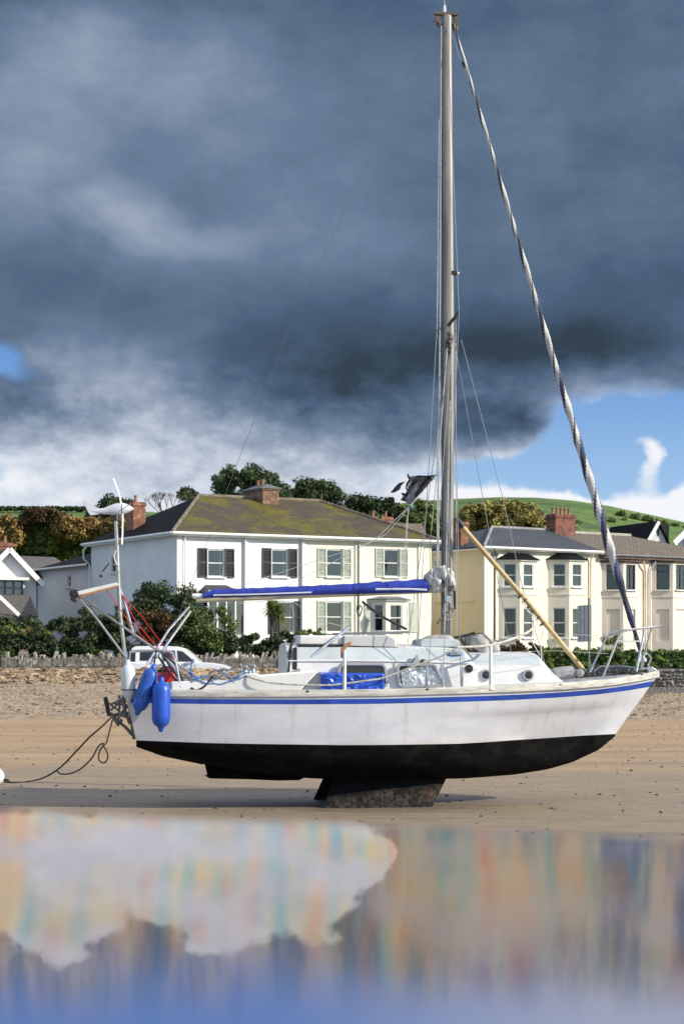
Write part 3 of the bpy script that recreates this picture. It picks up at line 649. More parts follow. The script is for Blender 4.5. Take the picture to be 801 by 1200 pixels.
# pilaster strips and string of downpipes
mb = MB()
for px in (287, 354): a = h1.a(px); MB().b2((a-.16, -.07, -.5), (a+.16, -.003, EZ-.12)).build('pilaster', WHITE, h1.root)
MB().b2((-.012, -.075, -.5), (.30, -.003, EZ-.12)).build('pilaster', WHITE, h1.root)
mb = MB()
for px in (418.5, 492): a = h1.a(px); MB().b2((a-.16, -.07, -.5), (a+.16, -.003, EZ-.12)).build('pilaster', CREAM, h1.root)
for px in (215.5, 286, 352.5, 419.5): a = h1.a(px); MB().tube([(a,-.13,-.5),(a,-.13,EZ-.2),(a,-.3,EZ-.05)], .05, 8).build('downpipe', PIPE if px > 300 else TRIMW, h1.root, smooth=True)
b_ = D1-.05; MB().tube([(-.12,b_,-.5),(-.12,b_,h1.z(662,0,b_)),(-.5,b_,h1.z(655,0,b_)),(-.5,b_,h1.z(645,0,b_)),(-.3,b_,EZ-.1)], .05, 8).build('downpipe', TRIMW, h1.root, smooth=True)
OV = .4
mb = MB(); mb.b2((-OV,-OV,EZ-.10),(AW+OV,0-.004,EZ+.02)); mb.b2((-OV,.0,EZ-.10),(-.004,D1+OV,EZ+.02)); mb.b2((AW+.004,0,EZ-.10),(AW+OV,D1+OV,EZ+.02)); mb.build('soffit', TRIMW, h1.root)
mb = MB()
mb.tube([(-OV-.03,-OV-.06,EZ+.03),(AW+OV,-OV-.06,EZ+.03)], .075, 8); mb.tube([(-OV-.06,-OV-.03,EZ+.03),(-OV-.06,D1+OV,EZ+.03)], .075, 8); mb.build('gutter', TRIMW, h1.root, smooth=True)
bm = D1/2; a1 = h1.a(233, bm); a2 = h1.a(374, bm); RZ = h1.z(581, a1, bm)
E0, E1, E2, E3 = (-OV,-OV,EZ+.07), (AW+OV,-OV,EZ+.07), (AW+OV,D1+OV,EZ+.07), (-OV,D1+OV,EZ+.07); P1, P2 = (a1,bm,RZ), (a2,bm,RZ)
roof_poly('roof', MOSSR, [(E0,E1,P2,P1),(E2,E3,P1,P2),(E1,E2,P2)], h1.root); roof_poly('roof', DARKR, [(E3,E0,P1)], h1.root)['label'] = 'dark unlit slope of the roof'  # left slope's shade put into the colour with near-black tiles
mb = MB(); up_ = Vector((0,0,.03))
for p, q_ in ((P1,P2),(E0,P1),(E1,P2)): mb.tube([Vector(p)+up_, Vector(q_)+up_], .10, 6)
mb.build('ridge_tiles', mat('ridge_tile', (.20,.17,.13), .85, .4, 3, .01), h1.root)
ac = h1.a(303, bm)
cb0 = bm-1.0; ca0, ca1 = h1.a(308, cb0), h1.a(327, cb0); ztop = h1.z(574, ca0, cb0)
c1 = MB().b2((ca0, cb0, RZ-1.0), (ca1, cb0+2.5, ztop)).b2((ca0-.06, cb0-.06, ztop-.001), (ca1+.06, cb0+2.56, ztop+.10)).build('chimney', BRICKD, h1.root, bevel=.01)
MB().b2((ca0-.03, cb0-.03, RZ-1.0), (ca1+.03, cb0+2.53, RZ-.42)).build('flashing', TRIMW, c1)
cm_ = (ca0+ca1)/2; q0, q1, q2, q3 = (ca0-.12,cb0-.12,ztop+.13),(ca1+.12,cb0-.12,ztop+.13),(ca1+.12,cb0+2.6,ztop+.13),(ca0-.12,cb0+2.6,ztop+.13)
roof_poly('chimney_cap', LEAD, [(q0,q1,(cm_,cb0+.5,ztop+.42)),(q1,q2,(cm_,cb0+2.0,ztop+.42),(cm_,cb0+.5,ztop+.42)),(q3,q0,(cm_,cb0+.5,ztop+.42),(cm_,cb0+2.0,ztop+.42)),(q2,q3,(cm_,cb0+2.0,ztop+.42))], c1, .04)
for k in (1.1, 1.7): MB().lathe([(.11,0),(.12,.05),(.09,.3),(.12,.34),(.12,.4),(.06,.4)], (cm_, cb0+k, ztop+.30), 10).build('chimney_pot', POTM, c1, smooth=True)
bs = h1.b(157, 1.0); chimney('chimney', h1.root, BRICK, 1.0, h1.b(159, 1.0), EZ, h1.z(589, 1.0, h1.b(159,1.0)), .75, 1.15, 1)
# glazed porch of the white half
pa0, pa1 = h1.a(230), h1.a(276)
mb = MB(); zp = h1.z(702, pa0)
for a in np.linspace(pa0+.1, pa1-.1, 5): mb.b2((a-.04, -1.3, -.4), (a+.04, -1.22, zp))
mb.b2((pa0,-1.32,zp),(pa1,-1.2,zp+.12)); mb.b2((pa0,-1.31,-.4),(pa1,-1.21,.35)); mb.b2((pa0,-1.2,zp),(pa0+.1,-.01,zp+.12)); mb.b2((pa1-.1,-1.2,zp),(pa1,-.01,zp+.12))
po = mb.build('porch', FRAMEW, h1.root); mb = MB(); mb.add([(pa0+.1,-1.25,.35),(pa1-.1,-1.25,.35),(pa1-.1,-1.25,zp),(pa0+.1,-1.25,zp)], [(0,1,2,3)]); mb.build('pane', PANE, po)
zt = h1.z(685.5, pa0+1)
roof_poly('porch_roof', SLATE, [((pa0-.15,-1.5,zp+.13),(pa1+.15,-1.5,zp+.13),(pa1-.55,-.02,zt),(pa0+.55,-.02,zt)), ((pa0-.15,-.02,zp+.13),(pa0-.15,-1.5,zp+.13),(pa0+.55,-.02,zt)), ((pa1+.15,-1.5,zp+.13),(pa1+.15,-.02,zp+.13),(pa1-.55,-.02,zt))], h1.root, .05)
# ground floor bay of the cream half
def bay(H, parent_name, m, a0, a1, pr, z0, z1, ang, zwins, fm, roofm, roof_h, bars='sash', curtain=.4, blind=False, corn=None, wl=.62, wf=.62, mull=0):
    A, B, Cc, D = (a0, 0), (a0+ang, -pr), (a1-ang, -pr), (a1, 0)
    for p, q_, frac in ((A, B, wl), (B, Cc, wf), (Cc, D, wl)):
        Lf = (Vector(q_)-Vector(p)).length; ops = [(Lf/2+(0.04 if p is A else 0), Lf*frac, zz[0], zz[1]) for zz in zwins]
        H.wall('bay_wall', m, p, q_, z0, z1, [o for i, o in enumerate(ops)], t=.2)
        for i, o in enumerate(ops):
            if blind and i == 0:                                    # boarded and painted over
                d = (Vector(q_)-Vector(p)).normalized(); n = Vector((-d.y, d.x)); c = Vector(p)+d*o[0]+n*.12
                mb = MB(); mb.box((c.x, c.y, (o[2]+o[3])/2), (o[1], .04, o[3]-o[2]), Matrix.Rotation(math.atan2(d.y, d.x), 3, 'Z')); mb.build('blind_window', m, H.root)
            else: H.window(p, q_, o, fm, curtain=curtain, inset=.07, bars=bars, mull=mull if frac is wf and (p is B) else 0)
    MB().b2((a0+.03,-.03,z0),(a1-.03,-.005,z1-.03)).build('room_darkness_sheet', DIM, H.root)  # added dark sheet stands in for the unlit room behind the bay
    e = .13
    def O(k, z): return [(a0-e*k,.0,z),(a0+ang-e*k*.4,-pr-e*k,z),(a1-ang+e*k*.4,-pr-e*k,z),(a1+e*k,.0,z)]
    if corn:
        mb = MB(); lo, hi = O(1, z1-.02), O(1, z1+.10); mb.add(lo+hi, [(3,2,1,0),(4,5,6,7),(0,1,5,4),(1,2,6,5),(2,3,7,6),(3,0,4,7)]); mb.build('cornice', corn, H.root)
    mid = (a0+a1)/2; g = O(1.6, z1+.09); k = min(.9, (a1-a0)*.25); T1, T2 = (mid-k,-.02,z1+.1+roof_h), (mid+k,-.02,z1+.1+roof_h)
    roof_poly('bay_roof', roofm, [(g[0],g[1],T1),(g[1],g[2],T2,T1),(g[2],g[3],T2)], H.root, .04)
    if len(zwins) > 1:                                             # string course between the storeys
        mb = MB(); zc = (zwins[0][1]+zwins[1][0])/2+.12; lo, hi = O(.35, zc), O(.35, zc+.09); mb.add(lo+hi, [(3,2,1,0),(4,5,6,7),(0,1,5,4),(1,2,6,5),(2,3,7,6),(3,0,4,7)]); mb.build('string_course', m, H.root)
b0, b1 = h1.a(433), h1.a(478)
bay(h1, 'bay', CREAM, b0, b1, .75, -.5, h1.z(704, b0), .6, [(h1.z(740, b0), h1.z(708, b0))], FRAMEW, LEAD, .16, corn=TRIMW, curtain=.35)
for ax in (b0-.1, h1.a(484)):
    z0, z1 = h1.z(741, ax), h1.z(706, ax); mb = MB(); mb.b2((ax-.25,-.06,z0),(ax+.25,-.005,z1))
    for k in range(int((z1-z0)/.08)): mb.b2((ax-.2,-.075,z0+.04+k*.08),(ax+.2,-.06,z0+.075+k*.08))
    mb.build('shutter', SHUTG, h1.root)
# rear wing with the black roof
wg = MB(); WEZ = h1.z(662, 0, D1+.01)
D1w = D1+.45
h1.wall('wing_wall', WHITE, (.1,D2), (.1,D1w-.42), -.8, WEZ, [(D2-h1.b(81,.1), .75, h1.z(688,0,h1.b(81)), h1.z(674,0,h1.b(81)))])
h1.window((.1,D2), (.1,D1), (D2-h1.b(81,.1), .75, h1.z(688,0,h1.b(81)), h1.z(674,0,h1.b(81))), curtain=.3)
h1.wall('wing_wall', WHITE, (7,D2), (.1,D2), -.8, WEZ-.01)
wz = h1.z(641, 2.5, D1+2.5); Dw0 = D1+.42
roof_poly('wing_roof', DARKR, [((-.2,D2+.3,WEZ+.05),(-.2,Dw0-.4,WEZ+.05),(3.4,Dw0-.4,wz),(3.4,D2-2.2,wz)),((7,D2+.3,WEZ+.05),(-.2,D2+.3,WEZ+.05),(3.4,D2-2.2,wz))], h1.root)
MB().tube([(-.27,D2+.3,WEZ+.02),(-.27,Dw0-.3,WEZ+.02)], .07, 8).build('gutter', TRIMW, h1.root, smooth=True)

# ---- terrace on the right
TH2 = 36.0; Y2 = 100.0
h2 = House('terraced_house', 'pale yellow end terrace with two bays and a slate roof', 'house', 567, Y2, TH2, 2.0, 'terraced houses on the right')
EZ2 = h2.z(642.5, 0); DD = 9.0; A2 = h2.a(701); A3 = h2.a(757); A4 = A3+9.5
h2.wall('wall', YELLOW2, (0,0), (A2,0), -1.2, EZ2)
h2.wall('wall', YELLOW, (0,DD), (0,0), -1.2, EZ2-.003, [(DD-h2.b(511), .7, h2.z(672,0,h2.b(511)), h2.z(656,0,h2.b(511)))])
h2.window((0,DD), (0,0), (DD-h2.b(511), .7, h2.z(672,0,h2.b(511)), h2.z(656,0,h2.b(511))), curtain=0)
MB().b2((-.05,.9,h2.z(705,0)),(-.004,DD,h2.z(703,0))).build('string_course', YELLOW, h2.root)
MB().b2((-.03,-.06,-.5),(.34,-.003,EZ2-.1)).build('corner_pilaster', mat('pilaster_white', (.80,.79,.74), .8, .05, 1), h2.root)
for (pa, pb) in ((583.5, 628), (641.5, 684)):
    a0, a1 = h2.a(pa), h2.a(pb); a0 += .0
    zw = lambda lo, hi: (h2.z(lo, a0+.8, -.8), h2.z(hi, a0+.8, -.8))
    bay(h2, 'bay', YELLOW2, a0, a0+3.0, .95, -.6, h2.z(656.5, a0, -.8), .85, [zw(747.5, 712), zw(687.5, 660)], FRAMEW, DARKR, .40, corn=TRIMW, curtain=.3)
mb = MB(); mb.b2((-.35,-.4,EZ2-.08),(A2,-.004,EZ2+.02)); mb.b2((-.35,0,EZ2-.08),(-.004,DD,EZ2+.02)); mb.build('soffit', TRIMW, h2.root)
MB().tube([(-.4,-.45,EZ2+.04),(A2-.05,-.45,EZ2+.04)], .075, 8).build('gutter', TRIMW, h2.root, smooth=True)
a_ = h2.a(690); MB().tube([(a_,-.12,-.5),(a_,-.12,EZ2-.5),(a_,-.38,EZ2-.05)], .055, 8).build('downpipe', mat('pipe_cream', (.68,.62,.48), .6, .1, 3), h2.root, smooth=True)
bm2 = DD/2; ap = h2.a(576, bm2); RZ2 = h2.z(618, ap, bm2); EE = EZ2+.09
roof_poly('roof', SLATE, [((-.35,-.4,EE),(A2,-.4,EE),(A2,bm2,RZ2),(ap,bm2,RZ2)), ((A2,DD+.4,EE),(-.35,DD+.4,EE),(ap,bm2,RZ2),(A2,bm2,RZ2)), ((-.35,DD+.4,EE),(-.35,-.4,EE),(ap,bm2,RZ2))], h2.root)
mb = MB()
for p, q_ in (((ap,bm2,RZ2),(A2,bm2,RZ2)),((-.35,-.4,EE),(ap,bm2,RZ2))): mb.tube([Vector(p)+up_, Vector(q_)+up_], .09, 6)
mb.build('ridge_tiles', mat('ridge_grey', (.30,.30,.30), .8, .25, 3), h2.root)
ac = h2.a(658, bm2-.3); chimney('chimney', h2.root, mat('brick_red', (.19,.075,.055), .9, .35, 2.5, .02, spots=(6,.6,(.36,.2,.15))), ac, bm2-.2, RZ2-1.2, h2.z(603.5, ac, bm2), 1.75, .85, 5)
bc = h2.b(537, .3); chimney('chimney', h2.root, BRICK, .6, h2.b(538, .6), EZ2-.2, h2.z(612, .6, h2.b(538,.6)), .6, 1.0, 0)
# next house, rose cream with black window frames
h3 = House('terraced_house', 'rose cream terrace with black framed upper windows and boarded lower ones', 'house', 567, Y2, TH2, 2.0, 'terraced houses on the right')
h3.wall('wall', PINKC, (A2,0), (A4,0), -1.2, EZ2-.25); h3.wall('wall', PINKC, (A4,0), (A4,DD), -1.2, EZ2-.25)
for (pa, wd) in ((704.5, 3.1), (763, 3.3)):
    a0 = h3.a(pa); zw = lambda lo, hi: (h3.z(lo, a0+.8, -.8), h3.z(hi, a0+.8, -.8))
    bay(h3, 'bay', PINKC, a0, a0+wd, .95, -.6, h3.z(658.5, a0, -.8), .9, [zw(751, 714), zw(691, 661.5)], FRAMEK, mat('cornice_brown', (.10,.06,.045), .7, .3, 3), .12, corn=mat('cornice_brown', (.10,.06,.045)), blind=True, bars='top', curtain=.25, mull=1)
a_ = h3.a(754); MB().tube([(a_,-.12,-.5),(a_,-.12,EZ2-1.0),(a_-.4,-.3,EZ2-.4)], .06, 8).build('downpipe', mat('pipe_ochre', (.62,.52,.30), .6, .1, 3), h3.root, smooth=True)
a_ = h3.a(759.5); MB().tube([(a_,-.12,-.5),(a_,-.12,EZ2-1.0),(a_+.3,-.3,EZ2-.4)], .05, 8).build('downpipe', PIPE, h3.root, smooth=True)
MB().b2((A2+.01,-.45,EZ2-.32),(A4,-.004,EZ2-.15)).build('fascia', mat('cornice_brown', (.10,.06,.045)), h3.root)
MB().tube([(A2+.05,-.5,EZ2-.12),(A4,-.5,EZ2-.12)], .07, 8).build('gutter', LEAD, h3.root, smooth=True)
a5 = h3.a(738, bm2); EE3 = EZ2-.10; RZ3 = RZ2-.12
roof_poly('roof', TANR, [((A2+.01,-.42,EE3),(A4+.4,-.42,EE3),(a5,bm2,RZ3),(A2+.01,bm2,RZ3)), ((A4+.4,DD,EE3),(A2+.01,DD,EE3),(A2+.01,bm2,RZ3),(a5,bm2,RZ3)), ((A4+.4,-.42,EE3),(A4+.4,DD,EE3),(a5,bm2,RZ3))], h3.root)
MB().tube([(A2+.05,bm2,RZ3+.05),(a5,bm2,RZ3+.05)], .11, 6).build('ridge_tiles', mat('ridge_pale', (.38,.36,.32), .8, .2, 3), h3.root)

# ---- gabled house far left
h4 = House('gabled_house', 'small white gabled house with bay window at the far left edge', 'house', -22, 98, 22, 2.0)
H4W = h4.a(42.5); a_p = h4.a(10); za, ze = h4.z(645, a_p), h4.z(682, H4W)
mb = MB(); mb.add([(2*a_p-H4W,0,-.5),(H4W,0,-.5),(H4W,0,ze),(a_p,0,za),(2*a_p-H4W,0,ze)], [(0,1,2,3,4)]); mb.add([(H4W,0,-.5),(H4W,8,-.5),(H4W,8,ze),(H4W,0,ze)], [(0,1,2,3)]); mb.build('wall', WHITE, h4.root)
la = 2*a_p-H4W
roof_poly('roof', GREYR, [((H4W+.3,-.35,ze-.1),(H4W+.3,8,ze-.1),(a_p,8,za+.12),(a_p,-.35,za+.12)), ((la-.3,8,ze-.1),(la-.3,-.35,ze-.1),(a_p,-.35,za+.12),(a_p,8,za+.12))], h4.root, .08)
mb = MB(); mb.bar((a_p,-.42,za+.06),(H4W+.35,-.42,ze-.2),.10,.28); mb.bar((a_p,-.42,za+.06),(la-.35,-.42,ze-.2),.10,.28); mb.build('bargeboard', TRIMW, h4.root)
ra0 = h4.a(17, 15); ra1 = h4.a(64, 15)
roof_poly('rear_roof', GREYR, [((H4W-.4,7.5,h4.z(676,H4W,11)),(ra1+1.5,11,h4.z(679,ra1,11)),(ra1,15,h4.z(653,ra1,15)),(ra0,15,h4.z(651,ra0,15)))], h4.root, .08)
mb = MB().b2((H4W-.3,11.7,-.5),(ra1+.6,15,h4.z(686,H4W,11))).build('rear_wing', WHITE, h4.root)
wa0, wa1 = h4.a(-16), h4.a(24); wz0, wz1 = h4.z(698, wa1, -.6), h4.z(680, wa1, -.6)
mb = MB(); mb.b2((wa0,-.6,-.5),(wa1,-.01,wz0)); mb.build('bay_base', WHITE, h4.root)
f = MB(); n_ = 4
for k in range(n_+1): a = wa0+(wa1-wa0)*k/n_; f.b2((a-.05,-.62,wz0),(a+.05,-.5,wz1))
f.b2((wa0-.05,-.63,wz0),(wa1+.05,-.49,wz0+.08)); f.b2((wa0-.05,-.63,wz1-.08),(wa1+.05,-.49,wz1)); f.b2((wa0,-.61,(wz0+wz1)/2-.03),(wa1,-.51,(wz0+wz1)/2+.03)); f.b2((wa1-.08,-.48,wz0),(wa1+.02,-.01,wz1))
wf = f.build('window', FRAMEK, h4.root); MB().add([(wa0,-.56,wz0),(wa1,-.56,wz0),(wa1,-.56,wz1),(wa0,-.56,wz1)], [(0,1,2,3)]).build('pane', PANE, wf)
mb = MB()
for k in range(n_): a = wa0+(wa1-wa0)*(k+.5)/n_; mb.b2((a-.28,-.42,wz0),(a+.28,-.40,wz1))
mb.build('curtain', CURT, wf)
MB().b2((wa0-.2,-.85,wz1),(wa1+.35,-.005,wz1+.16)).build('bay_roof', TRIMW, h4.root)
chimney('chimney', h4.root, BRICK, h4.a(6, 4), 4, za-1, h4.z(636, a_p, 4), .9, .6, 1)
# lean-to roof and wall in front of it
ou = House('outbuilding', 'slate roofed outbuilding with white verge before the gabled house', 'building', -30, 92, 18, 1.8)
oa = ou.a(42); oz0, oz1 = ou.z(722, oa), ou.z(697, oa, 3)
ou.wall('wall', STONEW, (0,0), (oa,0), -.6, oz0); ou.wall('wall', WHITE, (oa,0), (oa,4), -.6, oz0)
roof_poly('roof', GREYR, [((0,-.2,oz0),(oa+.1,-.2,oz0),(oa+.1,3,oz1),(0,3,oz1))], ou.root, .08)
MB().bar((ou.a(-2),-.28,ou.z(698,0)),(ou.a(22),-.28,ou.z(721,ou.a(22))),.08,.2).build('verge_board', TRIMW, ou.root)
# ---- gabled house on the hill, far right
h5 = House('hillside_house', 'white double gabled house with dark roof on the slope at the right', 'house', 760, 128, 20, 4)
a_p = h5.a(768.5); g0, g1 = h5.a(758), h5.a(781); zt, zb = h5.z(612.5, a_p), h5.z(636, a_p)
mb = MB(); mb.add([(g0,0,0),(g1,0,0),(g1,0,zb),(a_p,0,zt),(g0,0,zb)], [(0,1,2,3,4)])
g2 = h5.a(830); gp = h5.a(812); zt2 = h5.z(606, gp); mb.add([(g1,-1.2,0),(g2,-1.2,0),(g2,-1.2,zb),(gp,-1.2,zt2),(g1,-1.2,zb)], [(0,1,2,3,4)]); mb.build('wall', mat('render_bluewhite', (.62,.65,.68), .8, .08, 1), h5.root)
roof_poly('roof', DARKR, [((g0-.3,-.3,zb-.1),(a_p,-.3,zt+.12),(a_p,7,zt+.12),(g0-.3,7,zb-.1)), ((a_p,-.3,zt+.12),(g1+.1,-.3,zb-.1),(g1+.1,7,zb-.1),(a_p,7,zt+.12)), ((g1,3.5,zb),(gp,3.5,zt+.1),(a_p,3.5,zt+.1),(a_p+.2,-.2,zt-.1),(g1,-.2,zb))], h5.root)
mb = MB(); mb.bar((g0-.3,-.38,zb-.15),(a_p,-.38,zt+.05),.08,.25); mb.bar((g1-.2,-1.35,zb-.1),(gp,-1.35,zt2+.1),.1,.4); mb.build('bargeboard', TRIMW, h5.root)
MB().b2((h5.a(769.3),-.05,h5.z(628,a_p)),(h5.a(771.3),.05,h5.z(620,a_p))).build('window', FRAMEK, h5.root)
mb = MB(); mb.b2((h5.a(791.5),-1.7,h5.z(642,g1)),(h5.a(793),-1.25,h5.z(631,g1))); mb.b2((h5.a(794),-1.7,h5.z(642,g1)),(h5.a(796.5),-1.25,h5.z(631,g1))); mb.build('chimney', POTM, h5.root)
MB().b2((h5.a(798),-1.3,h5.z(639,g1)),(h5.a(806),-1.21,h5.z(632,g1))).build('window', FRAMEK, h5.root)
# little chimneys behind the mossy roof
h6 = House('background_house', 'low roof and brick chimneys just showing behind the mossy roof', 'house', 420, 118, 25, 2.5)
roof_poly('roof', TANR, [((0,0,5.2),(6.5,0,5.2),(6.5,3,h6.z(612,3,3)),(0,3,h6.z(611,0,3)))], h6.root); MB().b2((0,.2,-.5),(6.5,6,5.0)).build('wall', CREAM, h6.root)
for px, py, wd in ((451.5,606,.9),(437,605,.5)): a = h6.a(px,2); chimney('chimney', h6.root, BRICK, a, 2, 4.5, h6.z(py, a, 2), wd, .6, 1)

# ---- street furniture
t = thing('street_lamp', 'black lamp post with a glass lantern in front of the yellow terrace', 'street lamp', W(579, 762, 93))
K = mat('iron_black', (.02,.02,.022), .45, .2, 4); b0_ = Z_(762, 93); hl = lambda py: Z_(py, 93)-b0_
MB().lathe([(.13,0),(.13,.5),(.07,.6),(.055,hl(700)),(.05,hl(664)),(.09,hl(663)),(.05,hl(662)),(.05,hl(660.5))], seg=12).build('post', K, t, smooth=True)
mb = MB(); z0, z1 = hl(660.5), hl(651)
for k in range(4):
    a = math.pi/4+k*math.pi/2; mb.tube([(.10*math.cos(a),.10*math.sin(a),z0),(.20*math.cos(a),.20*math.sin(a),z1)], .014, 4)
mb.lathe([(.23,z1),(.25,z1+.03),(.12,z1+.20),(.06,z1+.25),(.05,z1+.32),(.01,z1+.42)], seg=8); mb.lathe([(.10,z0-.02),(.11,z0+.01)], seg=8); mb.build('lantern', K, t)
MB().lathe([(.095,z0+.012),(.185,z1-.005)], seg=4, rot=Matrix.Rotation(math.pi/4, 3, 'Z')).build('lamp_glass', mat('opal_glass', (.65,.68,.7), .25, .05, 2), t)
t = thing('road_sign', 'grey back of a rectangular sign on a pole behind the hedge', 'sign', W(689.5, 787, 79.5)); b0_ = Z_(787, 79.5); hl = lambda py: Z_(py, 79.5)-b0_
GS = mat('sign_back', (.085,.11,.14), .7, .12, 3); sx = lambda px: (px-689.5)/F*79.5
MB().tube([(0,0,-1.0),(0,0,hl(701))], .045, 10).build('pole', mat('pole_grey', (.20,.22,.24), .5, .1, 3, metal=.4), t, smooth=True)
mb = MB(); mb.add([(sx(675.5),-.25,hl(752.5)),(sx(692.5),.05,hl(751.5)),(sx(692.5),.05,hl(708.5)),(sx(675.5),-.25,hl(710)), (sx(675.5)-.01,-.20,hl(752.5)),(sx(692.5)-.01,.09,hl(751.5)),(sx(692.5)-.01,.09,hl(708.5)),(sx(675.5)-.01,-.20,hl(710))], [(3,2,1,0),(4,5,6,7),(0,1,5,4),(1,2,6,5),(2,3,7,6),(3,0,4,7)]); mb.build('panel', GS, t)
mb = MB()
for u in (.2,.5,.8): x_ = sx(675.5)+u*(sx(692.5)-sx(675.5)); y_ = -.25+.3*u; mb.tube([(x_,y_-.02,hl(751.5)),(x_,y_-.02,hl(710))], .008, 5)
mb.build('stiffener', GS, t)

# ---- cars
CARW = mat('car_white', (.80,.81,.82), .25, .03, 2, coat=.6); CARB = mat('car_navy', (.012,.016,.032), .22, .1, 2, coat=.8)
CGL = mat('car_glass', (.012,.016,.022), .06, .1, 2, spec=.9); RUB = mat('rubber', (.02,.02,.02), .8, .1, 3); ALU = mat('alloy', (.5,.5,.52), .35, .1, 3, metal=.9)
CHR = mat('chrome', (.7,.7,.72), .15, .05, 3, metal=1)
def car(name, label, paint, loc, rz, low_, gh, L_, Wd, wheels, wr, glass, extra=None):
    """low_: side outline of the body (x,z); gh: greenhouse outline; glass: window outlines on the side."""
    t = thing(name, label, 'car', loc, rz)
    def body(mb, out, w0, w1):
        n = len(out); vs = []
        for sgn, ww in ((-1, w0), (1, w0)): vs += [(x, sgn*(ww if z < w1[0] else ww-(z-w1[0])*w1[1]), z) for x, z in out]
        mb.add(vs, [tuple(range(n)), tuple(range(2*n-1, n-1, -1))]+[(i, i+n, (i+1) % n+n, (i+1) % n) for i in range(n)])
    zb = max(z for x, z in low_)
    mb = MB(); body(mb, low_, Wd/2, (.75,.10)); mb.build('body', paint, t, bevel=.035, smooth=True)
    mb = MB(); body(mb, gh, Wd/2-.06, (1.0,.30)); mb.build('cabin', paint, t, bevel=.03, smooth=True)
    for pl in glass:
        for sgn in (-1, 1):
            q = [(x, sgn*(Wd/2-.06-(z-1.0)*.30 if z > 1 else Wd/2-.06)) + (z,) for x, z in pl]; q2 = [(x, y+sgn*.012, z) for x, y, z in q]; n = len(q)
            MB().add(q+q2, [tuple(range(n)), tuple(range(2*n-1, n-1, -1))]+[(i, i+n, (i+1) % n+n, (i+1) % n) for i in range(n)]).build('side_window', CGL, t)
    for i, x in enumerate(wheels):
        for sgn in (-1, 1):
            rot = Matrix.Rotation(R(90), 3, 'X'); w_ = MB().lathe([(wr*.6,-.11),(wr*.95,-.11),(wr,-.07),(wr,.07),(wr*.95,.11),(wr*.6,.11)], (x, sgn*(Wd/2-.12), wr), 24, rot).build('wheel', RUB, t, smooth=True)
            mb = MB(); mb.lathe([(.03,-.10),(wr*.6,-.10),(wr*.62,.10),(.03,.10)], (x, sgn*(Wd/2-.115), wr), 20, rot); mb.build('rim', ALU, w_, smooth=True)
    return t
zc = .45
xl_, xr_ = X_(150.5, 80.8), X_(273, 80.8); Lc = xr_-xl_; k_ = Lc/4.8
low_ = [(0,.45),(0.02,.85),(.05,1.02),(3.35,1.06),(3.9,1.03),(4.45,.93),(4.7,.80),(4.78,.55),(4.7,.35),(.1,.35)]
gh_ = [(.06,1.0),(.14,1.40),(.24,1.74),(.45,1.82),(1.6,1.83),(2.3,1.80),(2.65,1.70),(3.0,1.42),(3.35,1.04),(3.2,1.0)]
gl_ = [[(.10,1.10),(.20,1.45),(.30,1.62),(.42,1.62),(.42,1.10)], [(.62,1.14),(.62,1.58),(.72,1.65),(1.28,1.65),(1.28,1.14)], [(1.62,1.12),(1.62,1.62),(2.2,1.62),(2.28,1.12)], [(2.36,1.10),(2.30,1.62),(2.55,1.58),(2.86,1.32),(3.1,1.10)]]
sc_ = lambda pl: [(x*k_, z) for x, z in pl]
suv = car('parked_car', 'white estate four wheel drive car parked behind the rubble bank', CARW, (xl_, 80.8, zc-.03), 0, sc_(low_), sc_(gh_), Lc, 1.85, [.95*k_, 3.75*k_], .36, [sc_(g) for g in gl_])
mb = MB()
for sgn in (-.62, .62): mb.tube([(.5*k_,sgn,1.86),(.6*k_,sgn,1.93),(2.1*k_,sgn,1.92),(2.25*k_,sgn,1.83)], .022, 6)
mb.build('roof_rail', RUB, suv)
mb = MB()
for sgn in (-1, 1): mb.box((3.02*k_, sgn*1.0, 1.12), (.16,.14,.17))
mb.build('door_mirror', CARB, suv, bevel=.02)
mb = MB()
for x in (1.42, 2.32, 3.16):
    for sgn in (-1, 1): mb.b2((x*k_-.008, sgn*.925-.004, .5),(x*k_+.008, sgn*.925+.004, 1.0))
for x in (1.62, 2.72):
    for sgn in (-1, 1): mb.box((x*k_-.05, sgn*.935, .95),(.15,.03,.035))
mb.build('door_trim', mat('car_seam', (.2,.2,.21), .5, .1, 3), suv)
mb = MB()
for sgn in (-1, 1): mb.box((.0, sgn*.82, 1.0),(.08,.14,.42))
mb.build('tail_light', mat('tail_red', (.35,.02,.02), .3, .1, 3), suv, bevel=.015)
MB().box((4.75*k_, 0, .55),(.12,1.7,.25)).build('bumper', CARW, suv, bevel=.04)
Yc = 77.6; cxl = X_(672, Yc); gz_ = ground_z(X_(715, Yc), Yc)+.02
zt_ = Z_(778.5, Yc)-gz_
low2 = [(0,.4),(.03,.85),(.3,.95),(2.9,.95),(3.45,.80),(3.5,.4),(3.3,.25),(.1,.25)]; gh2 = [(.55,.93),(.95,1.2),(1.5,zt_-.03),(1.9,zt_),(2.35,zt_-.04),(2.75,1.12),(2.95,.93)]
gl2 = [[(.85,1.0),(1.15,1.22),(1.55,zt_-.12),(1.72,zt_-.11),(1.72,1.0)], [(1.80,1.0),(1.80,zt_-.11),(2.25,zt_-.13),(2.55,1.14),(2.68,1.0)]]
dk = car('parked_car', 'dark navy hatchback mostly hidden behind the bow of the yacht', CARB, (cxl, Yc, gz_), 0, low2, gh2, 3.5, 1.6, [.65, 2.85], .29, gl2)
MB().tube([(.80,-.76,.98),(1.12,-.70,1.22),(1.52,-.665,zt_-.09),(1.9,-.655,zt_-.06),(2.3,-.665,zt_-.09),(2.62,-.70,1.14),(2.74,-.75,.98)], .018, 6).build('window_trim', CHR, dk, smooth=True)
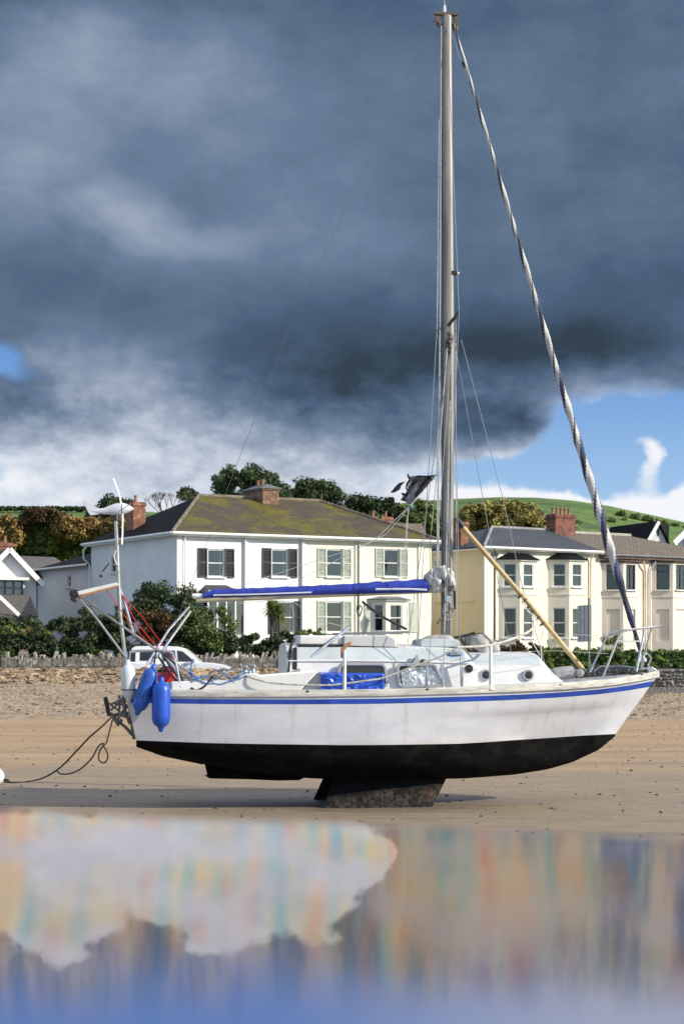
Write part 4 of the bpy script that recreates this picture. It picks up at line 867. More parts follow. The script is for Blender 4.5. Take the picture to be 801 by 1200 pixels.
# ================================================================ THE YACHT
PSI = R(7); BX, BY = (455-CX)/F*26.5, 26.5; cp, sp_ = math.cos(PSI), math.sin(PSI)
def bl(px, py, w=0.0):
    k = (px-CX)/F; s = (k*(BY+w*cp)-BX+w*sp_)/(cp-k*sp_); Y = BY+s*sp_+w*cp
    return Vector((s, w, CAMZ-(py-HZ)/F*Y))
HBT = [(0,.98),(.1,1.10),(.25,1.22),(.45,1.28),(.6,1.22),(.72,1.05),(.82,.80),(.90,.50),(.96,.22),(1,.025)]
S0, S1 = bl(146, 812, -.98).x, bl(771, 789, 0).x
def T_(s): return min(1, max(0, (s-S0)/(S1-S0)))
def hb(t): return interp(t, HBT)
def onhull(px, py, scale=1.0, hbf=None):
    w = -1.0
    for _ in range(8): w = -(hbf or hb)(T_(bl(px, py, w).x))*scale
    return bl(px, py, w)
SH = [(150,811),(250,812),(350,812),(450,811),(520,809),(600,806.5),(660,803.5),(710,799.5),(745,794.5),(770,789.5)]
shp = [onhull(x, y) for x, y in SH]; SHT = [(p.x, p.z) for p in shp]
WL = [(160,868),(250,871),(400,873),(540,872),(600,869),(660,866),(720,862)]
wlp = [onhull(x, y, .93) for x, y in WL]; WLT = [(p.x, p.z) for p in wlp]
S0w, S1w = bl(160, 868, -.9).x, bl(720, 862, 0).x
BT = [(159,874),(187,884),(240,895),(300,905),(360,911),(430,913),(540,911.5),(600,907.5),(640,901.5),(670,893),(700,879),(720,862.5)]
btp = [bl(x, y, 0) for x, y in BT]; BTT = [(p.x, p.z) for p in btp]
NT_ = 64; ts = [1-(1-i/NT_)**1.35 for i in range(NT_+1)]
def ring(t, f):                                     # f 0 sheer .. 1 waterline
    s = (S0*(1-f)+S0w*f)*(1-t)+(S1*(1-f)+S1w*f)*t
    s_top = S0+(S1-S0)*t; s_w = S0w+(S1w-S0w)*t
    z = interp(s_top, SHT)*(1-f)+interp(s_w, WLT)*f
    wr = interp(t, [(0,.86),(.2,.93),(.5,.96),(.7,.86),(.85,.62),(.93,.48),(1,1)])
    y = hb(t)*(1+(wr-1)*f**1.3)
    kn = interp(t, [(.5,0),(.75,.028),(.9,.030),(1,0)])
    if f > .42: y -= kn*min(1, (f-.42)/.12)*(1-max(0, f-.54)*1.2)
    else: y += kn*.25
    return s, y, z
FR = [0.0, .085, .125, .222, .33, .42, .48, .54, .64, .75, .88, 1.0]
rings = [[ring(t, f) for t in ts] for f in FR]
NB = 9
for k in range(1, NB+1):
    a = k/NB*math.pi/2; row = []
    for t in ts:
        s = S0w+(S1w-S0w)*t; _, yw, zw = ring(t, 1.0); zb = min(interp(s, BTT), zw-.004)
        row.append((s, yw*math.cos(a)**.8 if k < NB else 0.0, zw-(zw-zb)*math.sin(a)**.9))
    rings.append(row)
def sideflip(r, sg): return [(s, sg*y, z) for s, y, z in r]
yacht = thing('sailing_yacht', 'white twin keel sailing yacht with blue stripe aground on the sand', 'sailing boat', (BX, BY, 0), PSI)
def gel(name, c, **k): return mat(name, c, .28, .07, 1.2, coat=.25, **k)
def hull_mat():
    m = bpy.data.materials.new('hull_gelcoat'); m.use_nodes = True; t = NT(m.node_tree); p = t.n['Principled BSDF']
    co = t.node('ShaderNodeTexCoord').outputs['Object']; s = t.node('ShaderNodeSeparateXYZ'); t.l.new(co, s.inputs[0]); z = E(t, s.outputs[2])
    n = t.noise(t.mapping(co, (1.2,1,4)), 1.0, 6, .6); n2 = t.noise(t.mapping(co, (7,3,.8)), 1.0, 5, .65); n3 = t.noise(co, 9, 5, .7)
    c = t.mix(t.sstep(n, .35, .7), (.56,.575,.63), (.65,.655,.69))
    c = t.mix(t.sstep(n2*.7+n3*.3, .52, .66)*.5, c, (.42,.40,.36)); c = t.mix(t.sstep(t.noise(t.mapping(co, (2,1,26)), 1.6, 6, .75), .66, .70)*.45, c, (.30,.29,.28))              # streaks of grime
    c = t.mix(t.sstep(z + n*.12, 1.13, .98)*.55, c, (.50,.44,.33))                # yellowed scum band over the boot top
    t.l.new(c, p.inputs['Base Color']); p.inputs['Roughness'].default_value = .38; p.inputs['Coat Weight'].default_value = .2
    return m
def anti():
    m = bpy.data.materials.new('antifouling'); m.use_nodes = True; t = NT(m.node_tree); p = t.n['Principled BSDF']
    co = t.node('ShaderNodeTexCoord').outputs['Object']; n = t.noise(t.mapping(co, (1.5,1.5,2.5)), 1.6, 6, .65); n3 = t.noise(co, 22, 4, .7)
    c = t.mix(t.sstep(n, .45, .62), (.004,.004,.005), (.010,.010,.009)); c = t.mix(t.sstep(n3, .68, .72)*.5, c, (.10,.10,.085))
    t.l.new(c, p.inputs['Base Color']); p.inputs['Roughness'].default_value = .95; p.inputs['Specular IOR Level'].default_value = .08
    b = t.node('ShaderNodeBump'); b.inputs['Distance'].default_value = .012; t.put(b.inputs['Height'], n3+n*.5); t.l.new(b.outputs[0], p.inputs['Normal']); return m
HULLM, ANTI = hull_mat(), anti()
BLUE = mat('stripe_blue', (.018,.07,.42), .35, .25, 3, coat=.2, spots=(9,.66,(.10,.13,.25)))
RAILM = mat('toe_rail_weathered', (.56,.55,.50), .7, .25, 3, .004, spots=(9,.60,(.26,.25,.22)), stretch=(1,3,6))
DECKM = mat('deck_grey', (.60,.64,.66), .6, .12, 2); PAD = mat('nonslip_pale_blue', (.46,.52,.55), .7, .12, 2.5)
GELW = mat('gelcoat_white', (.74,.74,.73), .35, .10, 1.5, coat=.2, spots=(5,.64,(.55,.53,.48))); GELG = mat('gelcoat_grey', (.55,.56,.56), .45, .12, 2)
SS = mat('stainless', (.62,.62,.63), .22, .1, 6, metal=1); ALUM = mat('mast_aluminium', (.25,.235,.215), .45, .25, 2, metal=.3, stretch=(3,3,.4), spots=(6,.62,(.15,.14,.14)))
WIRE = mat('rigging_wire', (.42,.42,.42), .4, .1, 5, metal=.6); ROPEW = mat('rope_white', (.66,.64,.58), .85, .2, 14); BLK = mat('black_fitting', (.018,.018,.02), .5, .2, 6)
mb = MB()
def hm_(i, j): return 1 if i == 2 else (2 if i >= 11 else 0)
for sg in (-1, 1): mb.grid([sideflip(r, sg) for r in rings], fmat=hm_)
st = [sideflip(r, -1)[0] for r in rings]; so_ = [sideflip(r, 1)[0] for r in rings]
for i in range(len(st)-1): mb.cur = hm_(i, 0) if i != 2 else 0; mb.add([st[i], so_[i], so_[i+1], st[i+1]], [(0,1,2,3)])
mb.build('hull', [HULLM, BLUE, ANTI], yacht, smooth=True, sharp=25)
# deck and toe rail
mb = MB(); rows = []
for t in ts:
    s, y, z = ring(t, .0); rows.append([(s, -y*.985, z-.01), (s, -y*.5, z+.02), (s, 0, z+.045), (s, y*.5, z+.02), (s, y*.985, z-.01)])
mb.grid(rows); mb.build('deck', DECKM, yacht, smooth=True)
mb = MB()
for sg in (-1, 1):
    rr = [(s, sg*y, z) for s, y, z in rings[0]]; mb.grid([[(s, y+sg*.022, z-.055) for s, y, z in rr], [(s, y+sg*.030, z+.0) for s, y, z in rr], [(s, y+sg*.012, z+.045) for s, y, z in rr], [(s, y-sg*.035, z+.045) for s, y, z in rr], [(s, y-sg*.04, z-.02) for s, y, z in rr]])
mb.add([(S0-.01,-.99,rings[0][0][2]-.05),(S0-.01,.99,rings[0][0][2]-.05),(S0-.01,.99,rings[0][0][2]+.045),(S0-.01,-.99,rings[0][0][2]+.045)], [(0,1,2,3)])
mb.build('toe_rail', RAILM, yacht, smooth=True)
# bilge keels and skeg
def keelm():
    m = bpy.data.materials.new('keel_rust'); m.use_nodes = True; t = NT(m.node_tree); p = t.n['Principled BSDF']
    co = t.node('ShaderNodeTexCoord').outputs['Object']; n = t.noise(co, 2.2, 6, .6); n3 = t.noise(co, 13, 5, .65); sz = t.node('ShaderNodeSeparateXYZ'); t.l.new(co, sz.inputs[0])
    c = t.mix(t.sstep(n3, .35, .70), (.014,.013,.013), (.075,.062,.052)); c = t.mix(t.sstep(n, .58, .74)*.6, c, (.20,.085,.04))
    t.l.new(c, p.inputs['Base Color']); c = t.mix(t.sstep(E(t, sz.outputs[2])*1.0 - E(t, sz.outputs[0])*.16 + n*.5, .42, .58)*.92, c, (.006,.006,.007))      # hull's shadow on the upper aft part, painted in as black
    t.l.new(c, p.inputs['Base Color']); p.inputs['Roughness'].default_value = .9; p.inputs['Specular IOR Level'].default_value = .15
    b = t.node('ShaderNodeBump'); b.inputs['Distance'].default_value = .05; t.put(b.inputs['Height'], n3); t.l.new(b.outputs[0], p.inputs['Normal']); return m
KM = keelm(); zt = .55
for sg in (-1, 1):
    A, B_ = bl(392, 905, -.42), bl(528, 905, -.42); Ab, Bb = bl(378, 945, -.72), bl(505, 947, -.72); rows = []
    for k in range(9):
        f = k/8; s0 = A.x*(1-f)+Ab.x*f; s1 = B_.x*(1-f)+Bb.x*f; yc = .42+.30*f; z = zt*(1-f)-.03*f; th = .09*(1-f)+.05*f; row = []
        for j in range(24):
            a = j/24*2*math.pi; u = .5-.5*math.cos(a); th_ = th*(math.sin(a))*(1.0 if u < .6 else 1.0)*(abs(math.sin(a))**.1)
            row.append((s0+(s1-s0)*u, sg*yc+th_, z))
        rows.append(row)
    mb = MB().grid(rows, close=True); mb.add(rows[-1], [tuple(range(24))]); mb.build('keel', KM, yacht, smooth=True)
def slab(name, m, pts, w, th, parent=None, bevel=.0, smooth=False, axis_w=None):
    """outline given in photograph pixels, standing at offset w from the centreline, th thick."""
    q = [bl(x, y, w) for x, y in pts]; n = len(q)
    vs = [(p.x, w-th/2, p.z) for p in q]+[(p.x, w+th/2, p.z) for p in q]
    return MB().add(vs, [tuple(range(n)), tuple(range(2*n-1, n-1, -1))]+[(i, i+n, (i+1) % n+n, (i+1) % n) for i in range(n)]).build(name, m, parent or yacht, bevel=bevel, smooth=smooth)
slab('skeg', ANTI, [(239,888),(240,896),(243,908),(240,909),(246,912),(290,913),(325,914.5),(350,914),(370,905),(365,890)], 0, .12, bevel=.01)
slab('rudder', ANTI, [(159,862),(163,876),(190,886),(238,896),(238,888),(200,870)], 0, .06)
# cabin: lofted from stations (px, side base, side top, roof edge, crown) on the near side
def loft(name, m, stations, hw, inset, lean, pm=None, crown=.05):
    rows = []
    for px, yb, ys_, yr in stations:
        b_ = bl(px, yb, -hw); s = b_.x; zt_ = bl(px, ys_, -hw+lean).z; zr = bl(px, yr, -hw+inset).z
        half = [(s, -hw, b_.z-.08), (s, -hw+lean, zt_), (s, -hw+inset, zr), (s, -(hw-inset)*.5, zr+crown*.75), (s, 0, zr+crown)]
        rows.append(half+[(x, -y, z) for x, y, z in half[-2::-1]])
    mb = MB(); mb.grid(rows, fmat=lambda i, j: 1 if j in (1, 6) else 0); mb.add(rows[0], [tuple(range(9))]); mb.add(rows[-1], [tuple(range(8, -1, -1))])
    return mb.build(name, [m, pm or m], yacht, smooth=True, sharp=20, bevel=.0)
loft('cabin', GELW, [(337,808,773,757.5),(400,808,773,757.5),(470,808,773.5,758),(546,807,775,761),(552,807,777,768),(560,807,781,778)], .86, .24, .07, PAD)
loft('forward_cabin', GELW, [(556,806,779,767.5),(600,805,779,767.5),(634,804,780,768.5),(652,803,794,789),(664,802,801,799)], .72, .22, .06, PAD)
slab('aft_opening_shade', BLK, [(334.5,806),(339,759),(342,758),(342,806)], 0, 1.62)  # black colour stands in for the shade in the aft opening
slab('hatch_shadow_strip', BLK, [(346,755),(461,758),(461,761),(346,759)], -.20, .86)  # black slab stands in for the shadow line under the hatch slides
def rr(pts, r=4.0, n=5):                                  # rounded outline in pixels
    out = []; m = len(pts)
    for i in range(m):
        p, a, c = Vector(pts[i]), Vector(pts[i-1]), Vector(pts[(i+1) % m]); d0 = (a-p).normalized()*r; d1 = (c-p).normalized()*r
        for k in range(n+1):
            t = k/n; out.append(tuple((p+d0)*(1-t)**2+2*p*t*(1-t)+(p+d1)*t*t))
    return out
WF = mat('window_rim', (.50,.51,.52), .35, .1, 4, metal=.6); DG = mat('smoked_glass', (.02,.024,.03), .08, .1, 3, spec=.8)
def foil_mat():
    m = bpy.data.materials.new('silver_foil'); m.use_nodes = True; t = NT(m.node_tree); p = t.n['Principled BSDF']
    p.inputs['Base Color'].default_value = (.62,.66,.70,1); p.inputs['Metallic'].default_value = .75; p.inputs['Roughness'].default_value = .35
    co = t.node('ShaderNodeTexCoord').outputs['Object']; b = t.node('ShaderNodeBump'); b.inputs['Distance'].default_value = .05
    v = t.node('ShaderNodeTexVoronoi', feature='F1'); v.inputs['Scale'].default_value = 4; t.l.new(t.noise(co, 3.5, 2, .5, color=True), v.inputs['Vector'])
    t.put(b.inputs['Height'], E(t, v.outputs['Distance'])+t.noise(co, 4, 2, .5)); t.l.new(b.outputs[0], p.inputs['Normal']); return m
FOIL = foil_mat()
def cabin_window(pts, foil, r=5):
    for sg in (1,):
        pl = rr(pts, r); w0 = -.855
        ring_ = [bl(x, y, w0)+Vector((0, -.02, 0)) for x, y in pl]
        o = MB().tube(ring_, .028, 6, closed=True).build('cabin_window', WF, yacht, smooth=True)
        q = [bl(x, y, w0) for x, y in pl]; n = len(q); MB().add([(p.x, w0-.012, p.z) for p in q], [tuple(range(n))]).build('pane', DG, o)
        if foil:
            q = [bl(x, y, w0) for x, y in foil]; rows = []
            MB().add([(p.x, w0-.016, p.z) for p in q], [tuple(range(len(q)))]).build('foil_blind', FOIL, o)
cabin_window([(397.5,778.5),(450,778.5),(453,804),(396,804)], None, 6)
cabin_window([(465,779),(508,779),(520.5,803.5),(467,804.5)], [(469,787),(478,783),(492,781.5),(505,781.5),(510,788),(517,801),(500,802),(472,802),(470,796)], 6)
def porthole(px, py, r_, w, rim, glass, name='porthole'):
    c = bl(px, py, w); rot = Matrix.Rotation(R(90), 3, 'X')
    o = MB().lathe([(r_*.72,-.02),(r_*.72,.03),(r_,.03),(r_*1.05,.0),(r_,-.02)], c, 24, rot).build(name, rim, yacht, smooth=True)
    MB().lathe([(r_*.73,.0),(r_*.70,.022),(.005,.03)], c, 24, rot).build('pane', glass, o, smooth=True)
porthole(568.5, 791, .085, -.70, WF, DG); porthole(618.3, 791, .082, -.70, WF, DG); porthole(549, 783.5, .058, -.80, BLK, DG, 'cabin_vent')
# roof gear
def tubepx(name, m, pts, r_, parent=None, seg=6, smooth_=True, cv=0):
    P = [bl(*p) for p in pts]
    if cv: P = curve(P, cv)
    if isinstance(r_, (list, tuple)) and cv: r_ = list(np.interp(np.linspace(0, 1, len(P)), np.linspace(0, 1, len(r_)), r_))
    return MB().tube(P, r_, seg).build(name, m, parent or yacht, smooth=smooth_)
slab('hatch_slide', GELW, rr([(347,744.5),(397,745),(398,756),(346,756)], 3), -.10, .95, bevel=.03, smooth=True)
slab('hatch_slide', GELG, rr([(398.5,745),(447,744),(459,748),(461,760),(398.5,760)], 3), -.25, .75, bevel=.035, smooth=True)
slab('solar_panel', mat('solar_glass', (.16,.17,.19), .15, .15, 3, spec=.8), [(393,741.5),(474,739.5),(476,742),(394,744.5)], .35, .8)
slab('fore_hatch', PAD, rr([(487,751),(492,748.5),(528,749),(534,753),(532,758),(487,758)], 2), -.1, .8, bevel=.02)
t_ = tubepx('crumpled_cover', mat('canvas_grey', (.42,.41,.40), .8, .3, 5, .015), [(490,753,-.35),(500,749,-.35),(512,748,-.35),(526,748.5,-.35),(534,753,-.35)], [.02,.045,.06,.05,.02], cv=4, seg=9)
for px0, px1 in ((405,458),(470,530)):
    mb = MB(); P = [bl(px0, 764, -.62), bl(px0+4, 759.5, -.62), bl(px1-4, 760.5, -.62), bl(px1, 766, -.62)]; mb.tube(P, .020, 6)
    for k in range(1, 4): u = k/4; c = P[1]*(1-u)+P[2]*u; mb.tube([c-Vector((0,0,.055)), c], .022, 6)
    mb.build('handrail', GELW, yacht, smooth=True)
    slab('handrail_shadow_gap', BLK, [(px0+3,762.5),(px1-3,763.5),(px1-3,765.5),(px0+3,764.5)], -.60, .01) if False else None
# cockpit coaming, winches
for w_ in (-.95, .95):
    slab('coaming', GELW, [(200,815),(200,798.5),(240,797.5),(279,796),(279,789.5),(300,788),(303,791),(368,785.5),(372,787),(352,808),(350,815)], w_, .22, bevel=.025, smooth=True)
for px, w_ in ((287,-.95),(296,-.93)):
    c = bl(px, 789.5 if px < 290 else 788.5, w_)
    MB().lathe([(.07,-.03),(.07,.0),(.05,.02),(.045,.07),(.062,.10),(.06,.12),(.02,.125)], c, 16).build('winch', SS, yacht, smooth=True)
slab('aft_locker', GELG, [(176,812),(176,798),(205,798),(205,812)], 0, 1.6)
# windows frame of the companionway and spray screen bars
tubepx('grab_bar', BLK, [(334,806,-.8),(338,786,-.8),(340,760,-.75),(345,748,-.7)], .022, cv=5)
tubepx('screen_strut', SS, [(364,771,-.75),(392,748,-.6),(409,735.5,-.5)], .022)
# boards lettered washboard (plain), name plate etc kept plain
# stanchions
for i, (px, y0, y1, w_) in enumerate(((403.5,812,763,-1.22),(574.5,806,757,-1.14))):
    tubepx('stanchion', GELW, [(px,y0,w_),(px,y1,w_)], .026, seg=10); c = bl(px, y0+.5, w_); MB().lathe([(.065,-.02),(.05,.02),(.03,.05)], c, 12).build('stanchion_base', BLK if i == 0 else GELW, yacht, smooth=True)
WOOD = mat('varnished_wood', (.40,.20,.09), .5, .35, 6, stretch=(1,1,5)); 
slab('wooden_bracket', WOOD, [(399,760),(399,771),(402,771),(403,762),(408,757),(411,758),(411.5,751.5),(406,753.5)], -1.2, .05, bevel=.008)
# mast
MAST = [(18,523,.078),(60,523,.080),(200,524,.083),(400,525.5,.086),(560,524.8,.086),(700,524,.078),(752,524,.072)]
def mastc(py): return bl(interp(py, [(a, b) for a, b, c in MAST]), py, 0)
rows = []
for py in np.linspace(18, 754, 60):
    c = mastc(py); r_ = interp(py, [(a, q) for a, b, q in MAST]); row = []
    for k in range(20):
        a = k/20*2*math.pi; ex = math.copysign(abs(math.cos(a))**.75, math.cos(a)); ey = math.copysign(abs(math.sin(a))**.85, math.sin(a)); row.append((c.x+ex*r_, ey*r_*.68, c.z))
    rows.append(row)
mb = MB().grid(rows, close=True); mb.add(rows[0], [tuple(range(20))]); mast = mb.build('mast', ALUM, yacht, smooth=True)
mb = MB(); mb.tube([mastc(752)+Vector((-.092,0,0)), mastc(400)+Vector((-.100,0,0)), mastc(30)+Vector((-.092,0,0))], .012, 5); mb.build('sail_track', mat('track_dark', (.16,.15,.15), .5, .2, 4, metal=.4), mast)
mb = MB(); c = mastc(18); mb.box(c+Vector((-.01,0,.015)), (.36,.10,.035)); mb.box(c+Vector((-.15,0,-.06)), (.07,.05,.10)); mb.box(c+Vector((.15,0,-.08)), (.06,.05,.14)); mb.lathe([(.03,-.04),(.045,0),(.03,.04)], c+Vector((-.12,0,-.14)), 10); mb.lathe([(.02,-.05),(.035,0),(.02,.05)], c+Vector((.155,0,-.19)), 10)
mb.build('masthead', mat('masthead_bronze', (.12,.085,.06), .6, .3, 5), mast)
mb = MB(); p = bl(520.5, 16, 0); mb.tube([p, p+Vector((0,0,.05)), p+Vector((.0,0,.13)), p+Vector((0,0,.135)), p+Vector((-.005,0,.32))], [.02,.025,.018,.004,.003], 6); mb.build('antenna', GELW, mast)
mb = MB(); p = bl(532, 320, -.02); mb.box(p+Vector((-.03,0,0)), (.08,.07,.06)); mb.lathe([(.03,-.03),(.035,0),(.03,.03)], p+Vector((.03,0,0)), 10); mb.build('steaming_light', BLK, mast); MB().lathe([(.01,-.022),(.028,-.01),(.028,.01),(.01,.022)], p+Vector((.05,0,0)), 10).build('lens', GELW, mast)
spz = bl(524, 381, 0).z
sprc = mastc(381)
for sg in (-1, 1): MB().tube([sprc+Vector((0,0,0)), Vector((sprc.x-.02, sg*.95, spz+.03))], [.028,.02], 8).build('spreader', BLK, mast)
mb = MB(); p = mastc(388)
for k in range(5): mb.lathe([(.02,-.03),(.034,0),(.02,.03)], p+Vector((.0+.01*(k % 2), -.075, -.05-.07*k)), 8)
mb.build('mast_fittings', mat('fitting_bronze', (.10,.09,.07), .5, .4, 8), mast)
MB().box(mastc(404)+Vector((-.05,-.06,0)), (.035,.05,.13)).build('mast_cleat', BLK, mast)
# standing rigging
tipn = Vector((sprc.x-.02, -.95, spz+.03)); tipf = Vector((sprc.x-.02, .95, spz+.03)); head = mastc(24)
chn, chf = bl(518, 806, -1.2), bl(518, 806, 1.2); chf = Vector((chn.x, 1.2, chn.z))
def wire(name, pts, r_=.0045, m=None, parent=None): return MB().tube(pts, r_, 5).build(name, m or WIRE, parent or yacht)
for tp, ch in ((tipn, chn), (tipf, chf)):
    wire('cap_shroud', [head+Vector((0, .03 if tp.y > 0 else -.03, 0)), tp, ch], .006)
for ch, dxx in ((chn, 0),(chf, 0)):
    sg = -1 if ch.y < 0 else 1
    wire('lower_shroud', [sprc+Vector((.05,sg*.05,-.15)), Vector((bl(500,806,-1.2).x, ch.y*.98, ch.z))], .006)
    wire('lower_shroud', [sprc+Vector((.08,sg*.05,-.15)), Vector((bl(640 if sg > 0 else 539,803,-1.0).x, sg*1.02, ch.z))], .006)
for p in (bl(500,806,-1.2), bl(518,806,-1.2), bl(541,806,-1.16)): MB().tube([p, p+Vector((0,0,.09)), p+Vector((0,0,.26)), p+Vector((0,0,.34))], [.012,.02,.02,.008], 6).build('turnbuckle', SS, yacht, smooth=True)
bs_top = mastc(20)+Vector((-.18,0,-.02)); bs_b = bl(195, 760, 0)
wire('backstay', [bs_top, bl(424,205,0), bl(343,375,0), bl(283,530,0), bl(228,672,0), bs_b], .0036, mat('wire_dull', (.10,.11,.12), .7, .2, 5))
for sg in (-1, 1): wire('backstay_leg', [bs_b, bl(178, 806, sg*.8)], .005)
wire('inner_forestay', [bl(540,398,0), bl(589,585,0), bl(612,690,0), bl(640,785,0)], .006)
# halyards down the aft side of the mast
ROPEG = mat('halyard_grey', (.50,.51,.52), .85, .25, 20)
for i, (x0, y0, x1, y1, w_) in enumerate(((514,140,511.5,395,-.03),(514.3,395,512,690,-.03),(516.5,30,515.5,300,-.10),(515.5,300,513,700,-.10),(523.5,408,511.5,560,-.12),(511.5,560,512,665,-.12),(527,470,520,742,-.13),(533.5,375,534.5,745,-.10))):
    wire('halyard', [bl(x0, y0, w_), bl(x1, y1, w_)], .009 if i in (2,3,4,6) else .006, ROPEG)
# furled headsail on the forestay
SAILW = mat('sailcloth_white', (.50,.50,.50), .8, .15, 3); SAILB = mat('sail_uv_blue', (.045,.06,.16), .75, .35, 3); SAILK = mat('sail_dark', (.035,.04,.055), .75, .3, 3)
f0, f1 = bl(531.5, 30, 0), bl(752.5, 772, 0); axis = (f1-f0); Lf = axis.length; ax = axis.normalized(); e1 = ax.cross(Vector((0,1,0))).normalized(); e2 = ax.cross(e1).normalized()
rows = []; NSg = 600; NC = 20; rj = random.Random(3); jit = [rj.uniform(.9,1.12) for _ in range(NSg+1)]
RADT = [(0,.014),(.05,.022),(.065,.026),(.2,.030),(.4,.040),(.6,.052),(.7,.062),(.78,.070),(.85,.068),(.89,.050),(.93,.042),(.97,.034),(1,.025)]
for i in range(NSg+1):
    u = i/NSg; r_ = interp(u, RADT); r_ *= 1+.02*math.sin(i*.9)+.03*math.sin(i*.37+1); c = f0+axis*u; row = []
    for k in range(NC):
        a = k/NC*2*math.pi; tw = a-u*Lf*5.5; rrr = r_*(1+.14*math.sin(2*tw)+.03*math.sin(5*tw+u*20)); row.append(c+(e1*math.cos(a)+e2*math.sin(a))*rrr)
    rows.append(row)
def fm_(i, j):
    u = i/NSg; a = (j+.5)/NC*2*math.pi; tw = (a-u*Lf*5.5) % (2*math.pi); q = tw/(2*math.pi)
    if u > .90: return 2 if q < .65 else 1
    if u > .82: return 2 if q < .3 else (1 if q < .62 else 0)
    if q < .16 or .50 < q < .60: return 2
    if q < .28: return 1
    return 0
mb = MB().grid(rows, close=True, fmat=fm_); fs = mb.build('furled_headsail', [SAILW, SAILB, SAILK], yacht, smooth=True, sharp=180)
wire('forestay', [mastc(22)+Vector((.16,0,-.05)), f0], .012); MB().tube([bl(531.2,28,0), bl(532.2,35,0)], .028, 8).build('furler_swivel', BLK, yacht)
wire('spare_halyard', [mastc(40)+Vector((.09,0,0)), bl(537.5,66,0), bl(544,78,0)], .005); MB().tube([bl(542.5,72,0), bl(544.5,78,0)], .035, 8).build('halyard_shackle', BLK, yacht)
MB().lathe([(.05,-.02),(.07,.0),(.07,.05),(.04,.06),(.04,.10),(.075,.11),(.075,.13)], bl(752.5,775,0), 14).build('furling_drum', SS, yacht, smooth=True)
tubepx('sheet_lead', BLK, [(712,646,-.05),(714,652,-.05),(715,664,-.05)], .02) if False else None
# boom with the blue sail cover
boom = MB().tube([bl(230,702.5,0), bl(520,690.5,0)], .052, 12).build('boom', mat('boom_cream', (.52,.46,.33), .5, .15, 2), yacht, smooth=True)
mb = MB(); mb.tube([bl(225,698,0), bl(231,699,0), bl(238,700,0)], [.03,.05,.05], 8); mb.build('boom_end', GELW, boom, smooth=True)
rows = []; nS = 70; rj = random.Random(9)
for i in range(nS+1):
    u = i/nS; px = 237+(501-237)*u; top = -1.2+interp(px, [(237,697),(250,692),(330,689),(400,686),(440,683),(480,681),(501,679)]); bot = interp(px, [(237,700.5),(501,694)])+.6
    a_, b_ = bl(px, top, 0), bl(px, bot, 0); cz = (a_.z+b_.z)/2; hz_ = max(.03, (a_.z-b_.z)/2); row = []
    for k in range(18):
        an = k/18*2*math.pi; f_ = 1+.06*math.sin(i*1.1+k)+.05*math.sin(i*.43+2*k); row.append((a_.x, math.cos(an)*(.10+.04*u)*f_, cz+math.sin(an)*hz_*(f_ if math.sin(an) > 0 else 1)))
    rows.append(row)
CVB = mat('cover_blue', (.012,.035,.34), .7, .2, 5, .01, 9)
mb = MB().grid(rows, close=True); mb.add(rows[0], [tuple(range(18))]); mb.add(rows[-1], [tuple(range(18))[::-1]]); cover = mb.build('sail_cover', CVB, boom, smooth=True, sharp=180)
PALE = mat('sail_edge', (.62,.64,.72), .8, .15, 4)
mb = MB(); mb.tube([bl(250,697.6,-.14), bl(300,696.5,-.15), bl(365,694.2,-.155)], .012, 5); mb.tube([bl(440,690.5,-.165), bl(480,690.3,-.165), bl(500,691.3,-.16)], .016, 5); mb.build('cover_tie', PALE, cover)
for px in (245, 290, 378, 448): a_ = interp(px, [(237,697),(250,692),(330,689),(400,686),(440,683),(480,681),(501,679)]); MB().tube([bl(px,a_+.6,-.05), bl(px+.3,a_-2.0,-.03)], .012, 5).build('cover_toggle', PALE, cover)
# crumpled sail at the gooseneck
def crumple(name, m, c, rad, seed, parent, n=26, k2=.18, rot=None):
    rg = random.Random(seed); rows = []; off = Vector((rg.random()*9, rg.random()*9, rg.random()*9))
    for i in range(n+1):
        th = math.pi*i/n; row = []
        for j in range(n*2):
            ph = math.pi*j/n; d = Vector((math.sin(th)*math.cos(ph), math.sin(th)*math.sin(ph), math.cos(th)))
            f_ = 1+k2*(mn.noise(d*1.5+off)*1.3-abs(mn.noise(Vector((d.x*2.5,d.y*2.5,d.z*1.2))+off))*1.5+.3); p = Vector((d.x*rad[0], d.y*rad[1], d.z*rad[2]))*f_
            if rot is not None: p = rot @ p
            row.append(Vector(c)+p)
        rows.append(row)
    return MB().grid(rows, close=True).build(name, m, parent, smooth=True, sharp=180)
CANV = mat('canvas_pale', (.56,.56,.55), .8, .25, 7, .012, spots=(12,.62,(.22,.22,.23)))
crumple('crumpled_sail', CANV, bl(508,680.5,-.02), (.14,.13,.17), 1, yacht, k2=.4); crumple('crumpled_sail', CANV, bl(519,672,-.04), (.10,.12,.11), 2, yacht, k2=.45); crumple('crumpled_sail', CANV, bl(527,679,-.05), (.07,.11,.17), 5, yacht, k2=.4)
